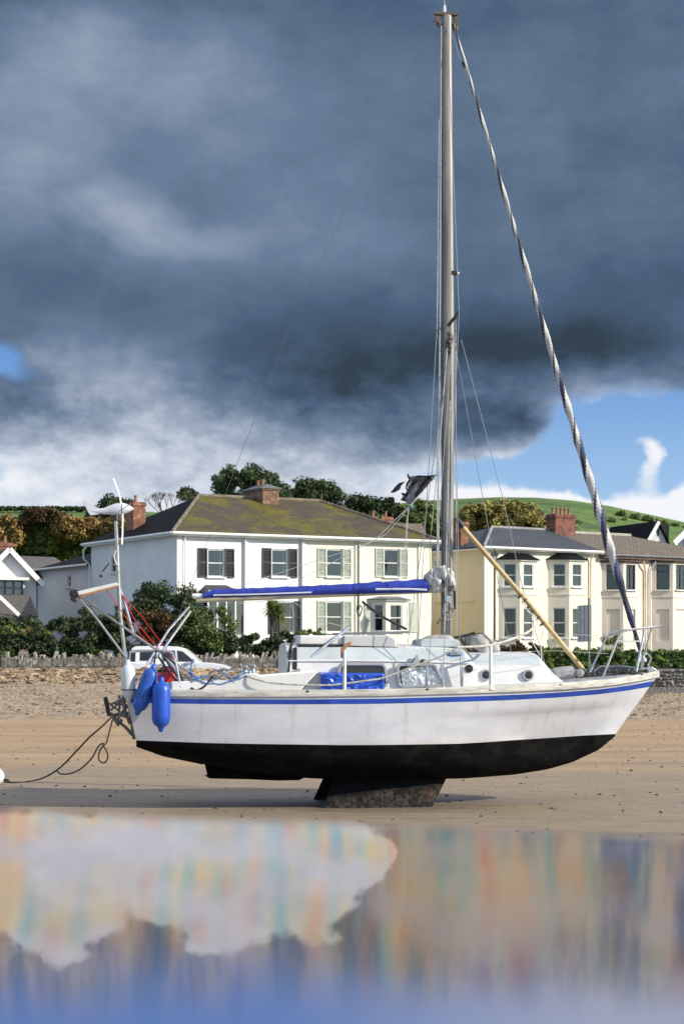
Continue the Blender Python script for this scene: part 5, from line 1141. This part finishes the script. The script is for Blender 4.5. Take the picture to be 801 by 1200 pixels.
# winch and coiled halyards on the mast
MB().box(bl(523.8, 702, -.07), (.13,.06,.14)).build('mast_winch_pad', BLK, mast, bevel=.01)
MB().lathe([(.05,0),(.04,.03),(.04,.08),(.055,.1)], bl(524,702,-.10), 14, Matrix.Rotation(R(90), 3, 'X')).build('mast_winch', SS, mast, smooth=True)
rg = random.Random(8); mb = MB()
for k in range(7):
    c = bl(525+rg.uniform(-2,2), 712+rg.uniform(-2,4), -.10); a_, b_ = rg.uniform(.05,.08), rg.uniform(.09,.17); P = [c+Vector((math.cos(q/12*6.283)*a_, -.02*rg.random(), math.sin(q/12*6.283)*b_)) for q in range(12)]
    mb.tube(P, .010, 5, closed=True)
mb.build('coiled_halyard', mat('rope_mottled', (.40,.39,.36), .85, .7, 30, col2=(.03,.03,.035)), mast)
tubepx('mast_rail', BLK, [(532,692,-.02),(532.5,714,-.02)], .02); tubepx('snap_shackle', BLK, [(512,731,-.3),(517,724,-.25)], .018)
# mainsheet and vang
tubepx('boom_vang', BLK, [(424,705,-.05),(446,722,-.05),(476,737.5,-.05)], .020)
mb = MB(); mb.tube(curve([bl(419,694,-.08), bl(419,706,-.08), bl(418,716,-.08), bl(421,722,-.08), bl(424,712,-.08), bl(419,709,-.08)], 6), .010, 5); mb.lathe([(.01,-.05),(.03,0),(.01,.05)], bl(419.5,711,-.08), 8); mb.build('mainsheet', BLK, yacht)
for pts in ([(240,711,0),(330,704,0),(345,722,0)], [(345,706,0),(372,725,0),(408,736,0)]): tubepx('lazy_line', ROPEG, pts, .004, cv=5)
# guardwire rope along the side and loop to the pole
tubepx('guard_rope', ROPEW, [(630,731,-.85),(612,744,-1.0),(574.5,756,-1.14),(536,758.5,-1.2)], .019, cv=8, seg=7)
tubepx('guard_rope', mat('rope_grey_white', (.50,.49,.45), .85, .35, 25), [(536,758.5,-1.2),(514,770,-1.2),(487,780,-1.2),(450,794,-1.2),(430,797.5,-1.22),(404,801,-1.22),(379,803,-1.22),(325,801,-1.18),(300,796,-1.14),(281,789,-1.0)], .014, cv=6)
tubepx('foredeck_line', ROPEW, [(574.5,757,-1.14),(640,768,-.9),(700,778,-.5),(712,746,-.4)], .004) if False else None
# pulpit
PR = .017
tubepx('pulpit_rail', SS, [(706,793,-.50),(713,775,-.50),(722,752,-.48),(727,744,-.46),(733,739,-.42),(750,736.5,-.25),(768,734.6,-.08),(774.5,733.8,0)], PR, seg=8, cv=5)
tubepx('pulpit_rail', SS, [(690,789,.50),(700,768,.50),(709,749,.48),(714,743.5,.46),(722,740,.42),(742,737.5,.28),(764,735,.10),(774.5,733.8,0)], PR, seg=8, cv=5)
tubepx('pulpit_leg', SS, [(754.5,738,-.2),(745,787,-.26)], PR, seg=8); tubepx('pulpit_leg', SS, [(762.5,736.5,.12),(757,756,.16),(750.5,786,.22)], PR, seg=8)
tubepx('pulpit_crossbar', SS, [(722,751,-.48),(750,751.5,-.24)], PR*.7)
for y0 in (742, 762): 
    tubepx('lifeline', WIRE, [(719 if y0 == 742 else 712,y0+4,-.49),(650,y0+.5,-.95),(600,y0+2,-1.05),(574.5,y0+8,-1.14)], .0035)
# bow fittings
mb = MB()
rg = random.Random(12)
for k in range(26):
    px = rg.uniform(684, 758); p = bl(px, interp(px, [(684,790),(758,785)])+rg.uniform(-1.5,2), rg.uniform(-.3,-.05)); mb.lathe([(.015,-.02),(.035,0),(.02,.025)], p, 7, Matrix.Rotation(rg.random()*1.5, 3, 'X'))
mb.tube([bl(684,791,-.2), bl(710,790,-.2), bl(735,788.5,-.2), bl(756,786,-.2)], .02, 6)
mb.build('anchor_chain', mat('chain_dark', (.07,.065,.06), .7, .5, 12, metal=.3), yacht)
MB().lathe([(.09,-.16),(.10,-.14),(.10,.14),(.09,.16)], bl(660,788.5,-.15), 18, Matrix.Rotation(R(84), 3, 'Y')).build('windlass_drum', mat('canvas_roll', (.34,.34,.35), .8, .25, 6, .01), yacht, smooth=True)
MB().lathe([(.03,-.03),(.062,-.02),(.062,.02),(.03,.03)], bl(679,788.5,-.35), 18, Matrix.Rotation(R(75), 3, 'X')).build('windlass_wheel', mat('wheel_grey', (.28,.28,.28), .5, .3, 6), yacht, smooth=True)
slab('bow_roller', SS, [(740,789),(745,784),(762,781),(768,785),(766,790)], 0, .12, bevel=.01)
MB().lathe([(.03,-.03),(.05,-.02),(.05,.02),(.03,.03)], bl(740.5,787,-.2), 14, Matrix.Rotation(R(90), 3, 'X')).build('mooring_cleat', BLK, yacht, smooth=True)
tubepx('bow_shackle', SS, [(757,765,0),(762,772,0),(759,779,0),(763,784,0)], .016, cv=4)
for px in (655, 500, 360): c = onhull(px, interp(px, SH)-1); MB().lathe([(.02,-.01),(.04,0),(.02,.025)], c, 8).build('fairlead', BLK, yacht)
slab('cabin_cleat', BLK, [(455,812),(470,812),(470,809.5),(455,809.5)], -1.25, .05) if False else None
tubepx('forecabin_strake', GELW, [(556,802.5,-.74),(610,801,-.74),(660,799,-.74)], .012)
# thin deck rail lines on cabin side
tubepx('cabin_moulding', GELW, [(338,774.5,-.81),(400,774.5,-.81),(470,775,-.81),(548,777,-.81)], .010)
MB().lathe([(.14,-.02),(.16,.02),(.08,.05)], bl(531,766,-.6), 16).build('mushroom_vent', SS, yacht, smooth=True); tubepx('blue_coil', mat('rope_blue', (.07,.22,.50), .8, .35, 20), [(523,768,-.7),(528,765,-.72),(536,766,-.72),(540,769,-.7),(530,770,-.72),(523,768,-.7)], .018, cv=4)
MB().tube([bl(541,775,-.84), bl(541,803,-.84)], .012, 6).build('shroud_cover', BLK, yacht) if False else None
for px, py in ((487,774),(496,775.5)): MB().lathe([(.04,-.03),(.05,0),(.035,.04)], bl(px,py,-.82), 8).build('deck_block', mat('fitting_bronze', (.10,.09,.07)), yacht)
slab('flag_block', mat('sail_grey_blue', (.35,.38,.44), .6, .2, 4), [(483,777),(487,768),(489,767),(491,777)], -.85, .06)
# ---------------------------------------------------------------- stern gear
tubepx('pushpit_rail', SS, [(150,808,-.85),(149,775,-.85),(152,764,-.85),(175,762.5,-.9),(197,764,-.95),(205,772,-1.0),(212,806,-1.05)], PR, seg=8, cv=5)
tubepx('pushpit_rail', SS, [(152,806,.7),(152,770,.7),(156,764,.7),(180,763,.8),(200,764,.85),(206,773,.9),(210,800,.95)], PR, seg=8, cv=5)
tubepx('gantry_tube', SS, [(87,694,-.35),(112,723,-.4),(151,775,-.5)], .018, seg=8)
tubepx('gantry_tube', SS, [(88,694,.1),(128,723,0),(184,762,-.3),(252,809,-.85)], .018, seg=8)
tubepx('gantry_tube', SS, [(222,711,.2),(198,738,.1),(172,779,-.2)], .018, seg=8)
tubepx('gantry_tube', SS, [(223.5,716,-.1),(205,742,-.2),(190,763,-.3),(176,778,-.6)], .018, seg=8)
tubepx('gantry_tube', SS, [(141,690,.1),(148,712,.1),(156,741,.1)], .024, seg=8)
tubepx('gantry_tube', SS, [(188,762,-.4),(205,785,-.6),(226,810,-.9)], .022, seg=8)
mb = MB(); mb.lathe([(.03,-.05),(.07,-.04),(.07,.04),(.03,.05)], bl(87,696,-.35), 14, Matrix.Rotation(R(90), 3, 'X')); mb.box(bl(86,703,-.35), (.10,.08,.05), Matrix.Rotation(R(30), 3, 'Y')); mb.box(bl(92,694,-.35), (.08,.1,.06)); mb.build('davit_winch', BLK, yacht)
q = [bl(92,691,-.3), bl(140,681.5,-.3), bl(140,688,-.3), bl(94,699,-.3)]
slab('stern_board', mat('board_white', (.70,.70,.69), .5, .1, 2), [(91,693.5),(137,683),(139,686.5),(93,699)], -.2, .42, bevel=.01)
slab('board_edge', WOOD, [(93,697),(139,686),(139,688),(94,699.6)], -.42, .02)
RED = mat('rope_red', (.55,.02,.02), .8, .2, 14)
tubepx('red_line', RED, [(143,697,0),(158,727,-.1),(192,768,-.3)], .008); tubepx('red_line', RED, [(124,690,0),(150,727,-.1),(184,765,-.3)], .006)
tubepx('red_line', RED, [(143,697,0),(165,721,-.1),(205,775,-.3)], .006)
for pts in ([(188,762,-.5),(200,782,-.7),(212,798,-.9),(222,811,-1.0)], [(192,766,-.5),(206,780,-.7),(216,800,-.9),(226,810,-1.0)], [(186,770,-.4),(200,790,-.8),(214,806,-1.0)]): tubepx('control_cable', BLK, pts, .016, cv=5)
mb = MB(); rg = random.Random(21)
for k in range(5):
    P = [bl(222+rg.uniform(-4,4), 800+rg.uniform(-6,6), -1.0)]; 
    for j in range(5): P.append(bl(226+j*16+rg.uniform(-6,6), 796+rg.uniform(-9,9)-j*1.2, -1.05+rg.uniform(-.04,.04)))
    P.append(bl(296, 789, -.95)); mb.tube(curve(P, 5), .008, 5)
mb.tube(curve([bl(225,808,-1.02), bl(223,790,-1.02), bl(226,772,-1.0), bl(224,790,-1.02), bl(235,800,-1.0)], 5), .010, 5)
mb.build('blue_sheet', mat('rope_blue', (.07,.22,.50)), yacht)
tubepx('black_hose', BLK, [(224,806,-1.06),(230,809,-1.06),(240,804,-1.06),(250,792,-1.05)], .016, cv=5)
# outboard bracket and ladder on the transom
SG = lambda pts, r_, m: tubepx('transom_ladder', m, pts, r_, seg=6)
slab('bracket_pad', BLK, [(121,817),(126,816),(130,838),(126,839.5)], -.5, .28, bevel=.015)
BR = mat('bracket_metal', (.30,.30,.31), .4, .4, 9, metal=.7)
mb = MB(); rg = random.Random(31)
lines_ = [((128,824),(150,842)),((128,836),(154,858)),((131,825),(146,818)),((136,845),(150,826)),((142,818),(152,848)),((130,832),(142,822)),((138,822),(150,812)),((133,838),(150,836)),((144,850),(155,862)),((140,815),(140,836)),((147,806),(146,836)),((130,836),(139,850))]
for (a_, b_) in lines_:
    w_ = rg.uniform(-.6,-.2); mb.tube([bl(*a_, w_), bl(*b_, w_+.1)], rg.uniform(.014,.026), 6)
for k in range(7): mb.lathe([(.015,-.03),(.035,0),(.015,.03)], bl(rg.uniform(134,148), rg.uniform(818,846), -.5), 8, Matrix.Rotation(rg.random()*3, 3, 'X'))
mb.build('outboard_bracket', BR, yacht, smooth=True)
tubepx('boarding_ladder', BR, [(152,822,-.45),(155,845,-.45),(159,866,-.45)], .018); tubepx('rudder_stock', mat('stock_dark', (.04,.04,.045), .5, .3, 5), [(151,800,-.02),(152,825,-.02),(158,866,0)], .035)
porthole(151.5+1.2, 848, .045, -.86, BLK, DG, 'exhaust_outlet') if False else None

# ================================================================ THINGS ON AND AROUND THE YACHT
def world(p): return Matrix.Translation((BX, BY, 0)) @ Matrix.Rotation(PSI, 4, 'Z') @ Vector(p)
def bthing(name, label, cat, org, group=None):
    o = thing(name, label, cat, world(org), PSI, group); o['_'] = 0; del o['_']; return o
def shift(o, org):                                         # move boat-space vertices to the thing's own origin
    o.data.transform(Matrix.Translation(-Vector(org))); return o
# fenders
def fender(label, top, bot, w_, r_, m, group='fenders hanging at the stern'):
    a_, b_ = bl(*top, w_), bl(*bot, w_); t = bthing('fender', label, 'fender', a_, group); d = (b_-a_); L_ = d.length; rot = d.to_track_quat('Z', 'Y').to_matrix()
    pr = [(.02,0),(.035,.03),(.04,.07),(.06,.085),(r_*.72,.105),(r_*.90,.14),(r_,.20),(r_,L_-.22),(r_*.92,L_-.15),(r_*.72,L_-.105),(.06,L_-.08),(.04,L_-.05),(.03,L_-.01),(.01,L_)]
    MB().lathe(pr, (0,0,0), 24, rot).build('fender_body', m, t, smooth=True, sharp=180)
    MB().tube([Vector((0,0,0)), Vector((.01,0,.10)), Vector((.03,0,.22))], .012, 6).build('lanyard', BLK, t)
    return t, rot, L_
FW = mat('fender_white', (.62,.66,.70), .4, .08, 3); FB = mat('fender_blue', (.012,.085,.50), .38, .15, 4); FB2 = mat('fender_blue_scuffed', (.02,.10,.46), .45, .25, 5)
tf, rt, Lx = fender('white cylindrical fender hanging leftmost at the stern rail', (150,773), (151,824), -1.02, .105, FW)
MB().lathe([(.107,-.008),(.110,0),(.107,.008)], rt @ Vector((0,0,.44)), 20, rt).build('lashing', BLK, tf)
fender('tilted blue fender hanging between the white one and the upright blue one', (181,778), (160,838), -1.14, .118, FB2)
fender('upright blue fender hanging nearest the white topsides', (189.5,793), (188.5,858), -1.26, .135, FB)
# wind generator on its pole
org = bl(149, 806, 0); wt = bthing('wind_turbine', 'small white wind generator on a steel pole at the yacht stern', 'wind turbine', org)
shift(tubepx('pole', mat('pole_steel', (.50,.49,.46), .35, .25, 4, metal=.6, spots=(5,.62,(.35,.22,.15))), [(149,806,0),(147,770,0),(141,720,0),(138,660,0),(136,606,0)], .030, wt, 12), org)
TW = mat('turbine_white', (.60,.63,.70), .35, .08, 2); TW2 = mat('turbine_blade', (.80,.82,.82), .4, .05, 3)
rows = []
for px, py, ry, rz in ((104,598,.012,.025),(112,599,.02,.035),(122,599,.035,.05),(130,597.5,.06,.075),(137,597,.08,.10),(142,596.5,.08,.10),(143.5,596,.06,.07)):
    c = bl(px, py, 0)-org; rows.append([(c.x, math.cos(k/14*6.283)*ry, c.z+math.sin(k/14*6.283)*rz) for k in range(14)])
mb = MB().grid(rows, close=True); mb.add(rows[0], [tuple(range(14))]); mb.add(rows[-1], [tuple(range(14))[::-1]]); mb.build('nacelle', TW, wt, smooth=True)
def pxplate(name, m, pts, w0, th, parent, org, bevel=0): return shift(slab(name, m, pts, w0, th, parent, bevel=bevel), org)
pxplate('tail_fin', TW, rr([(97,587),(103,585.5),(112,594),(122,598),(118,602),(106,604.5),(103,600)], 2.5, 4), 0, .025, wt, org, .006)
MB().lathe([(.09,0),(.08,.04),(.055,.10),(.025,.15),(.005,.17)], bl(143.5,596,0)-org, 16, Matrix.Rotation(R(90), 3, 'Y')).build('nose_cone', TW, wt, smooth=True)
def blade(pts, wds, ths=.012):
    P = [bl(*p)-org for p in pts]; mb = MB(); rows = []
    for p, wd in zip(P, wds): rows.append([p+Vector((-.010,-wd*.5,0)), p+Vector((.012,0,0)), p+Vector((.004,wd*.5,0)), p+Vector((-.012,0,0))])
    mb.grid(rows, close=True); mb.add(rows[-1], [(0,1,2,3)]); mb.build('blade', TW2, wt, smooth=True)
blade([(142,590,0),(141,584,-.01),(138.5,575,-.02),(135.5,567,-.03),(133,560.5,-.03)], [.10,.14,.11,.09,.05])
blade([(144,602,0),(144,612,0),(143.8,625,0),(143,638,0)], [.10,.13,.10,.05])
blade([(145,596,-.05),(147,594.5,-.25),(150,592.5,-.5),(154,590,-.75)], [.10,.10,.09,.05])
MB().lathe([(.05,-.05),(.05,.0),(.03,.05)], bl(136,606.5,0)-org, 12).build('yaw_bearing', BLK, wt, smooth=True)
shift(tubepx('cable', mat('cable_white', (.6,.6,.6), .6, .1, 3), [(136,645,-.04),(134,652,-.05),(136,660,-.05),(140,663,-.05)], .009, wt, cv=4), org)
# wind vane pointer hung on the pole
shift(tubepx('pointer', BLK, [(128,660,-.05),(120,670,-.05)], .010, wt), org); shift(tubepx('pointer', BLK, [(119.5,674,-.05),(117,676,-.05)], .022, wt), org)
# blue tarpaulin
def wrinkle(p, k):
    q = Vector(p); q += Vector((mn.noise(q*2.0), mn.noise(q*2.0+Vector((5,5,5))), 0))*.5
    return (abs(mn.noise(Vector((q.x*3+q.y*2.2, q.y*2.0-q.x*.8, 1))))*-1.6+mn.noise(q*2)*.5)*k
rows = []; org = bl(411, 809, -1.0)
for i in range(40):
    u = i/39; row = []
    for j in range(22):
        v_ = j/21; px = interp(u, [(0,375.5),(1,448)]); py = 787.5+(809.5-787.5)*v_+(.6*math.sin(u*9) if v_ > .9 else 0)+.7*u; p = bl(px, py, -1.04)-org
        p.y += wrinkle((u*3.0, v_, 2), .055)-.012; p.y += .30*max(0, (.12-v_)/.12)*1.0; row.append(p)
    rows.append(row)
TARP = mat('tarpaulin_blue', (.015,.085,.55), .25, .15, 6, .006, 5, spec=.7)
tp = bthing('tarpaulin', 'crinkled bright blue tarpaulin bundle tied along the side deck', 'tarpaulin', org)
MB().grid(rows).build('tarpaulin_sheet', TARP, tp, smooth=True, sharp=180)
a_, b_ = bl(375.5,787.5,-.74)-org, bl(448,810,-.74)-org; MB().b2((a_.x+.01,-.02,b_.z+.02),(b_.x-.01,.25,a_.z-.012)).build('bundle', TARP, tp, bevel=.03, smooth=True)
# sail bag with its frame on the fore cabin
org = bl(567, 766, -.1); sb = bthing('sail_bag', 'grey canvas sail bag strapped on the fore cabin roof', 'bag', org); BAGM = mat('bag_canvas', (.40,.385,.38), .85, .2, 5, .012)
crumple('bag', BAGM, bl(564.5,755.5,-.1)-org, (.27,.22,.145), 7, sb, k2=.22, rot=Matrix.Rotation(R(18), 3, 'Y'))
shift(tubepx('strap', BLK, [(554,744.5,-.25),(563,742,-.25),(571,748,-.27),(578,757,-.25)], .008, sb, cv=4), org)
org = bl(545, 765, -.1); fr = bthing('folding_frame', 'black folded metal frame beside the grey sail bag', 'frame', org)
shift(tubepx('frame_tube', BLK, [(528,748,-.2),(540,746,-.2),(556,741.5,-.2)], .020, fr), org); shift(tubepx('frame_tube', BLK, [(538,747,-.2),(545,757,-.2),(551,764,-.2),(582,767,-.2)], .024, fr), org); shift(tubepx('frame_tube', BLK, [(548,743,-.1),(545,752,-.1),(549,762,-.1)], .016, fr), org)
# tan spinnaker pole
org = bl(683, 787, -.15); sp = bthing('spinnaker_pole', 'long tan spinnaker pole leaning from the mast down to the foredeck', 'pole', org)
shift(tubepx('pole', mat('pole_tan', (.50,.37,.17), .5, .18, 3), [(541,617,-.20),(612,699,-.18),(682,784,-.15)], .040, sp, 12), org)
shift(tubepx('end_fitting', BLK, [(535.5,606.5,-.2),(537,611,-.2),(542,618,-.2)], [.02,.042,.045], sp, 10), org); shift(tubepx('end_fitting', BLK, [(681,783,-.15),(685,788,-.15)], [.043,.03], sp, 10), org)
for px, py in ((609,698.5),(614,703.5),(619,711),(624,718),(630,724),(635,731)):
    shift(tubepx('clamp', mat('clamp_brown', (.10,.06,.035), .6, .3, 5), [(px-.6,py-.7,-.19),(px+.6,py+.7,-.19)], .05, sp, 10), org)
shift(tubepx('line', ROPEW, [(610,700,-.24),(618,716,-.24),(626,722,-.24),(632,735,-.24)], .010, sp, cv=4), org)
for x in ((625,727,622,750,632,768),(637,735,633,750,634,775)): shift(tubepx('line', ROPEW, [(x[0],x[1],-.22),(x[2],x[3],-.22),(x[4],x[5],-.22)], .007, sp), org)
# red fuel can
org = bl(197, 798, -.6); fc = bthing('fuel_can', 'small red plastic fuel can in the cockpit corner', 'fuel can', org); REDP = mat('red_plastic', (.50,.02,.03), .4, .15, 4)
MB().b2((-.16,-.09,-.02),(.11,.09,.13)).build('can_body', REDP, fc, bevel=.03, smooth=True); MB().tube([(-.09,0,.12),(-.06,0,.18),(.04,0,.18),(.07,0,.12)], .016, 6).build('handle', REDP, fc); MB().lathe([(.03,.12),(.03,.17),(.01,.175)], (-.13,0,0), 10).build('cap', BLK, fc)
# small black bag of ropes
org = bl(195, 790, -.4); ck = bthing('outboard_motor', 'dark small motor head behind the red can', 'motor', org); crumple('motor_cover', BLK, (0.0,0,.05), (.10,.08,.07), 3, ck, 14, .1); MB().tube([(.05,0,0),(.12,0,-.06),(.20,0,-.12)], .015, 6).build('tiller', BLK, ck)
# flag
org = bl(511.5, 556, -.02); fl = bthing('flag', 'tattered black flag with pale blotches flying from a halyard', 'flag', org)
def flagm():
    m = bpy.data.materials.new('flag_cloth'); m.use_nodes = True; t = NT(m.node_tree); p = t.n['Principled BSDF']; co = t.node('ShaderNodeTexCoord').outputs['Object']
    t.l.new(t.mix(t.sstep(t.noise(t.mapping(co, loc=(.3,0,.1)), 5.5, 3, .5), .56, .60), (.022,.024,.030), (.20,.21,.23)), p.inputs['Base Color']); p.inputs['Roughness'].default_value = .85; return m
FLM = flagm()
topl = [(511.5,556),(500,557.5),(490,557),(480,558.5),(477.5,554.5),(476.5,557),(479,562),(476,566),(474.5,572),(477,577),(471,583),(469,586),(475,588),(480,591.5)]
def clothp(pts, ph, name='cloth'):
    n = len(pts); cx_ = sum(p[0] for p in pts)/n; cy_ = sum(p[1] for p in pts)/n; mb = MB(); rings_ = []
    for f_ in (1, .75, .5, .25, .02):
        rings_.append([bl(cx_+(x-cx_)*f_, cy_+(y-cy_)*f_, .07*math.sin((cx_+(x-cx_)*f_)*.38+(cy_+(y-cy_)*f_)*.2+ph))-org for x, y in pts])
    mb.grid(rings_, close=True); o = mb.build(name, FLM, fl, smooth=True, sharp=180); sd = o.modifiers.new('thick', 'SOLIDIFY'); sd.thickness = .003
clothp(topl, 0); clothp([(474.5,564),(467,566),(463,570),(457,577.5),(462,577),(468,573.5),(470,569)], 1.0, 'torn_strip'); clothp([(477,580),(471,577),(470,579),(474,583)], .5, 'torn_strip')
shift(tubepx('hoist_edge', SAILW, [(511.5,556,-.01),(495,575,0),(480,592.5,0)], .013, fl), org)
wire('flag_line', [bl(480,592,0), bl(476,610,0), bl(473,668,0)], .006, ROPEG); wire('flag_line', [bl(478,593,0), bl(476,640,0), bl(474.5,682,0)], .006, ROPEG)
wire('flag_line', [bl(479,593,0), bl(440,632,0), bl(422,640,0), bl(250,697,0)], .005, ROPEG); wire('flag_line', [bl(479,595,0), bl(452,626,0), bl(330,690,0)], .005, ROPEG); wire('flag_line', [bl(511.5,556,0), bl(513,500,0)], .006, ROPEG); wire('flag_line', [bl(511,560,0), bl(503,640,0), bl(504,690,0)], .006, mat('line_green', (.42,.50,.30), .8, .1, 10))
MB().tube([bl(480,592,0), bl(482,596,0)], .02, 6).build('flag_toggle', mat('rope_blue', (.07,.22,.50)), yacht)
# mooring rope and buoy
MR = mat('mooring_rope', (.055,.045,.032), .9, .4, 18)
def wpx(pts, n=8): return curve([W(x, y, Y) for x, y, Y in pts], n)
tag(MB().tube(wpx([(133,838,24.9),(120,851,24.9),(105,864,25.0),(88,882,25.3),(70,900,26.0),(52,911,26.8),(36,915.5,29.6),(20,917,29.5),(5,916.5,29.6)]), .013, 6).build('mooring_rope', MR, smooth=True), 'dark mooring rope hanging from the stern and lying out to the white buoy', 'rope')
tag(MB().tube(wpx([(133,840,24.8),(129,855,24.8),(125,870,24.8),(121.5,874,24.75),(125,880,24.8),(126.5,888,24.8),(122,894,24.8),(116,890,24.8),(117,880,24.8),(122,872,24.82),(116,874,24.9),(108,888,25.0),(96,900,25.4),(84,906,25.9),(72,907,26.2),(66,903,26.4)], 6), .012, 6).build('looped_rope', MR, smooth=True), 'second dark rope with a knotted loop hanging under the stern', 'rope')
Yb = 29.8; c = W(-5, 910, Yb); bu = thing('mooring_buoy', 'round white mooring buoy lying on the sand at the left edge', 'buoy', (c.x, Yb, c.z))
MB().lathe([(.155*math.sin(math.pi*k/14)+.002, -.155*math.cos(math.pi*k/14)) for k in range(15)], (0,0,0), 24).build('float', mat('buoy_white', (.72,.72,.70), .45, .12, 4), bu, smooth=True, sharp=180)
MB().tube([(.14,0,-.05),(.19,0,-.06),(.24,0,-.08)], .022, 8).build('eye', BLK, bu)
MB().tube([(0,0,-.14),(0,.0,-.5)], .02, 6).build('rod', BLK, bu)
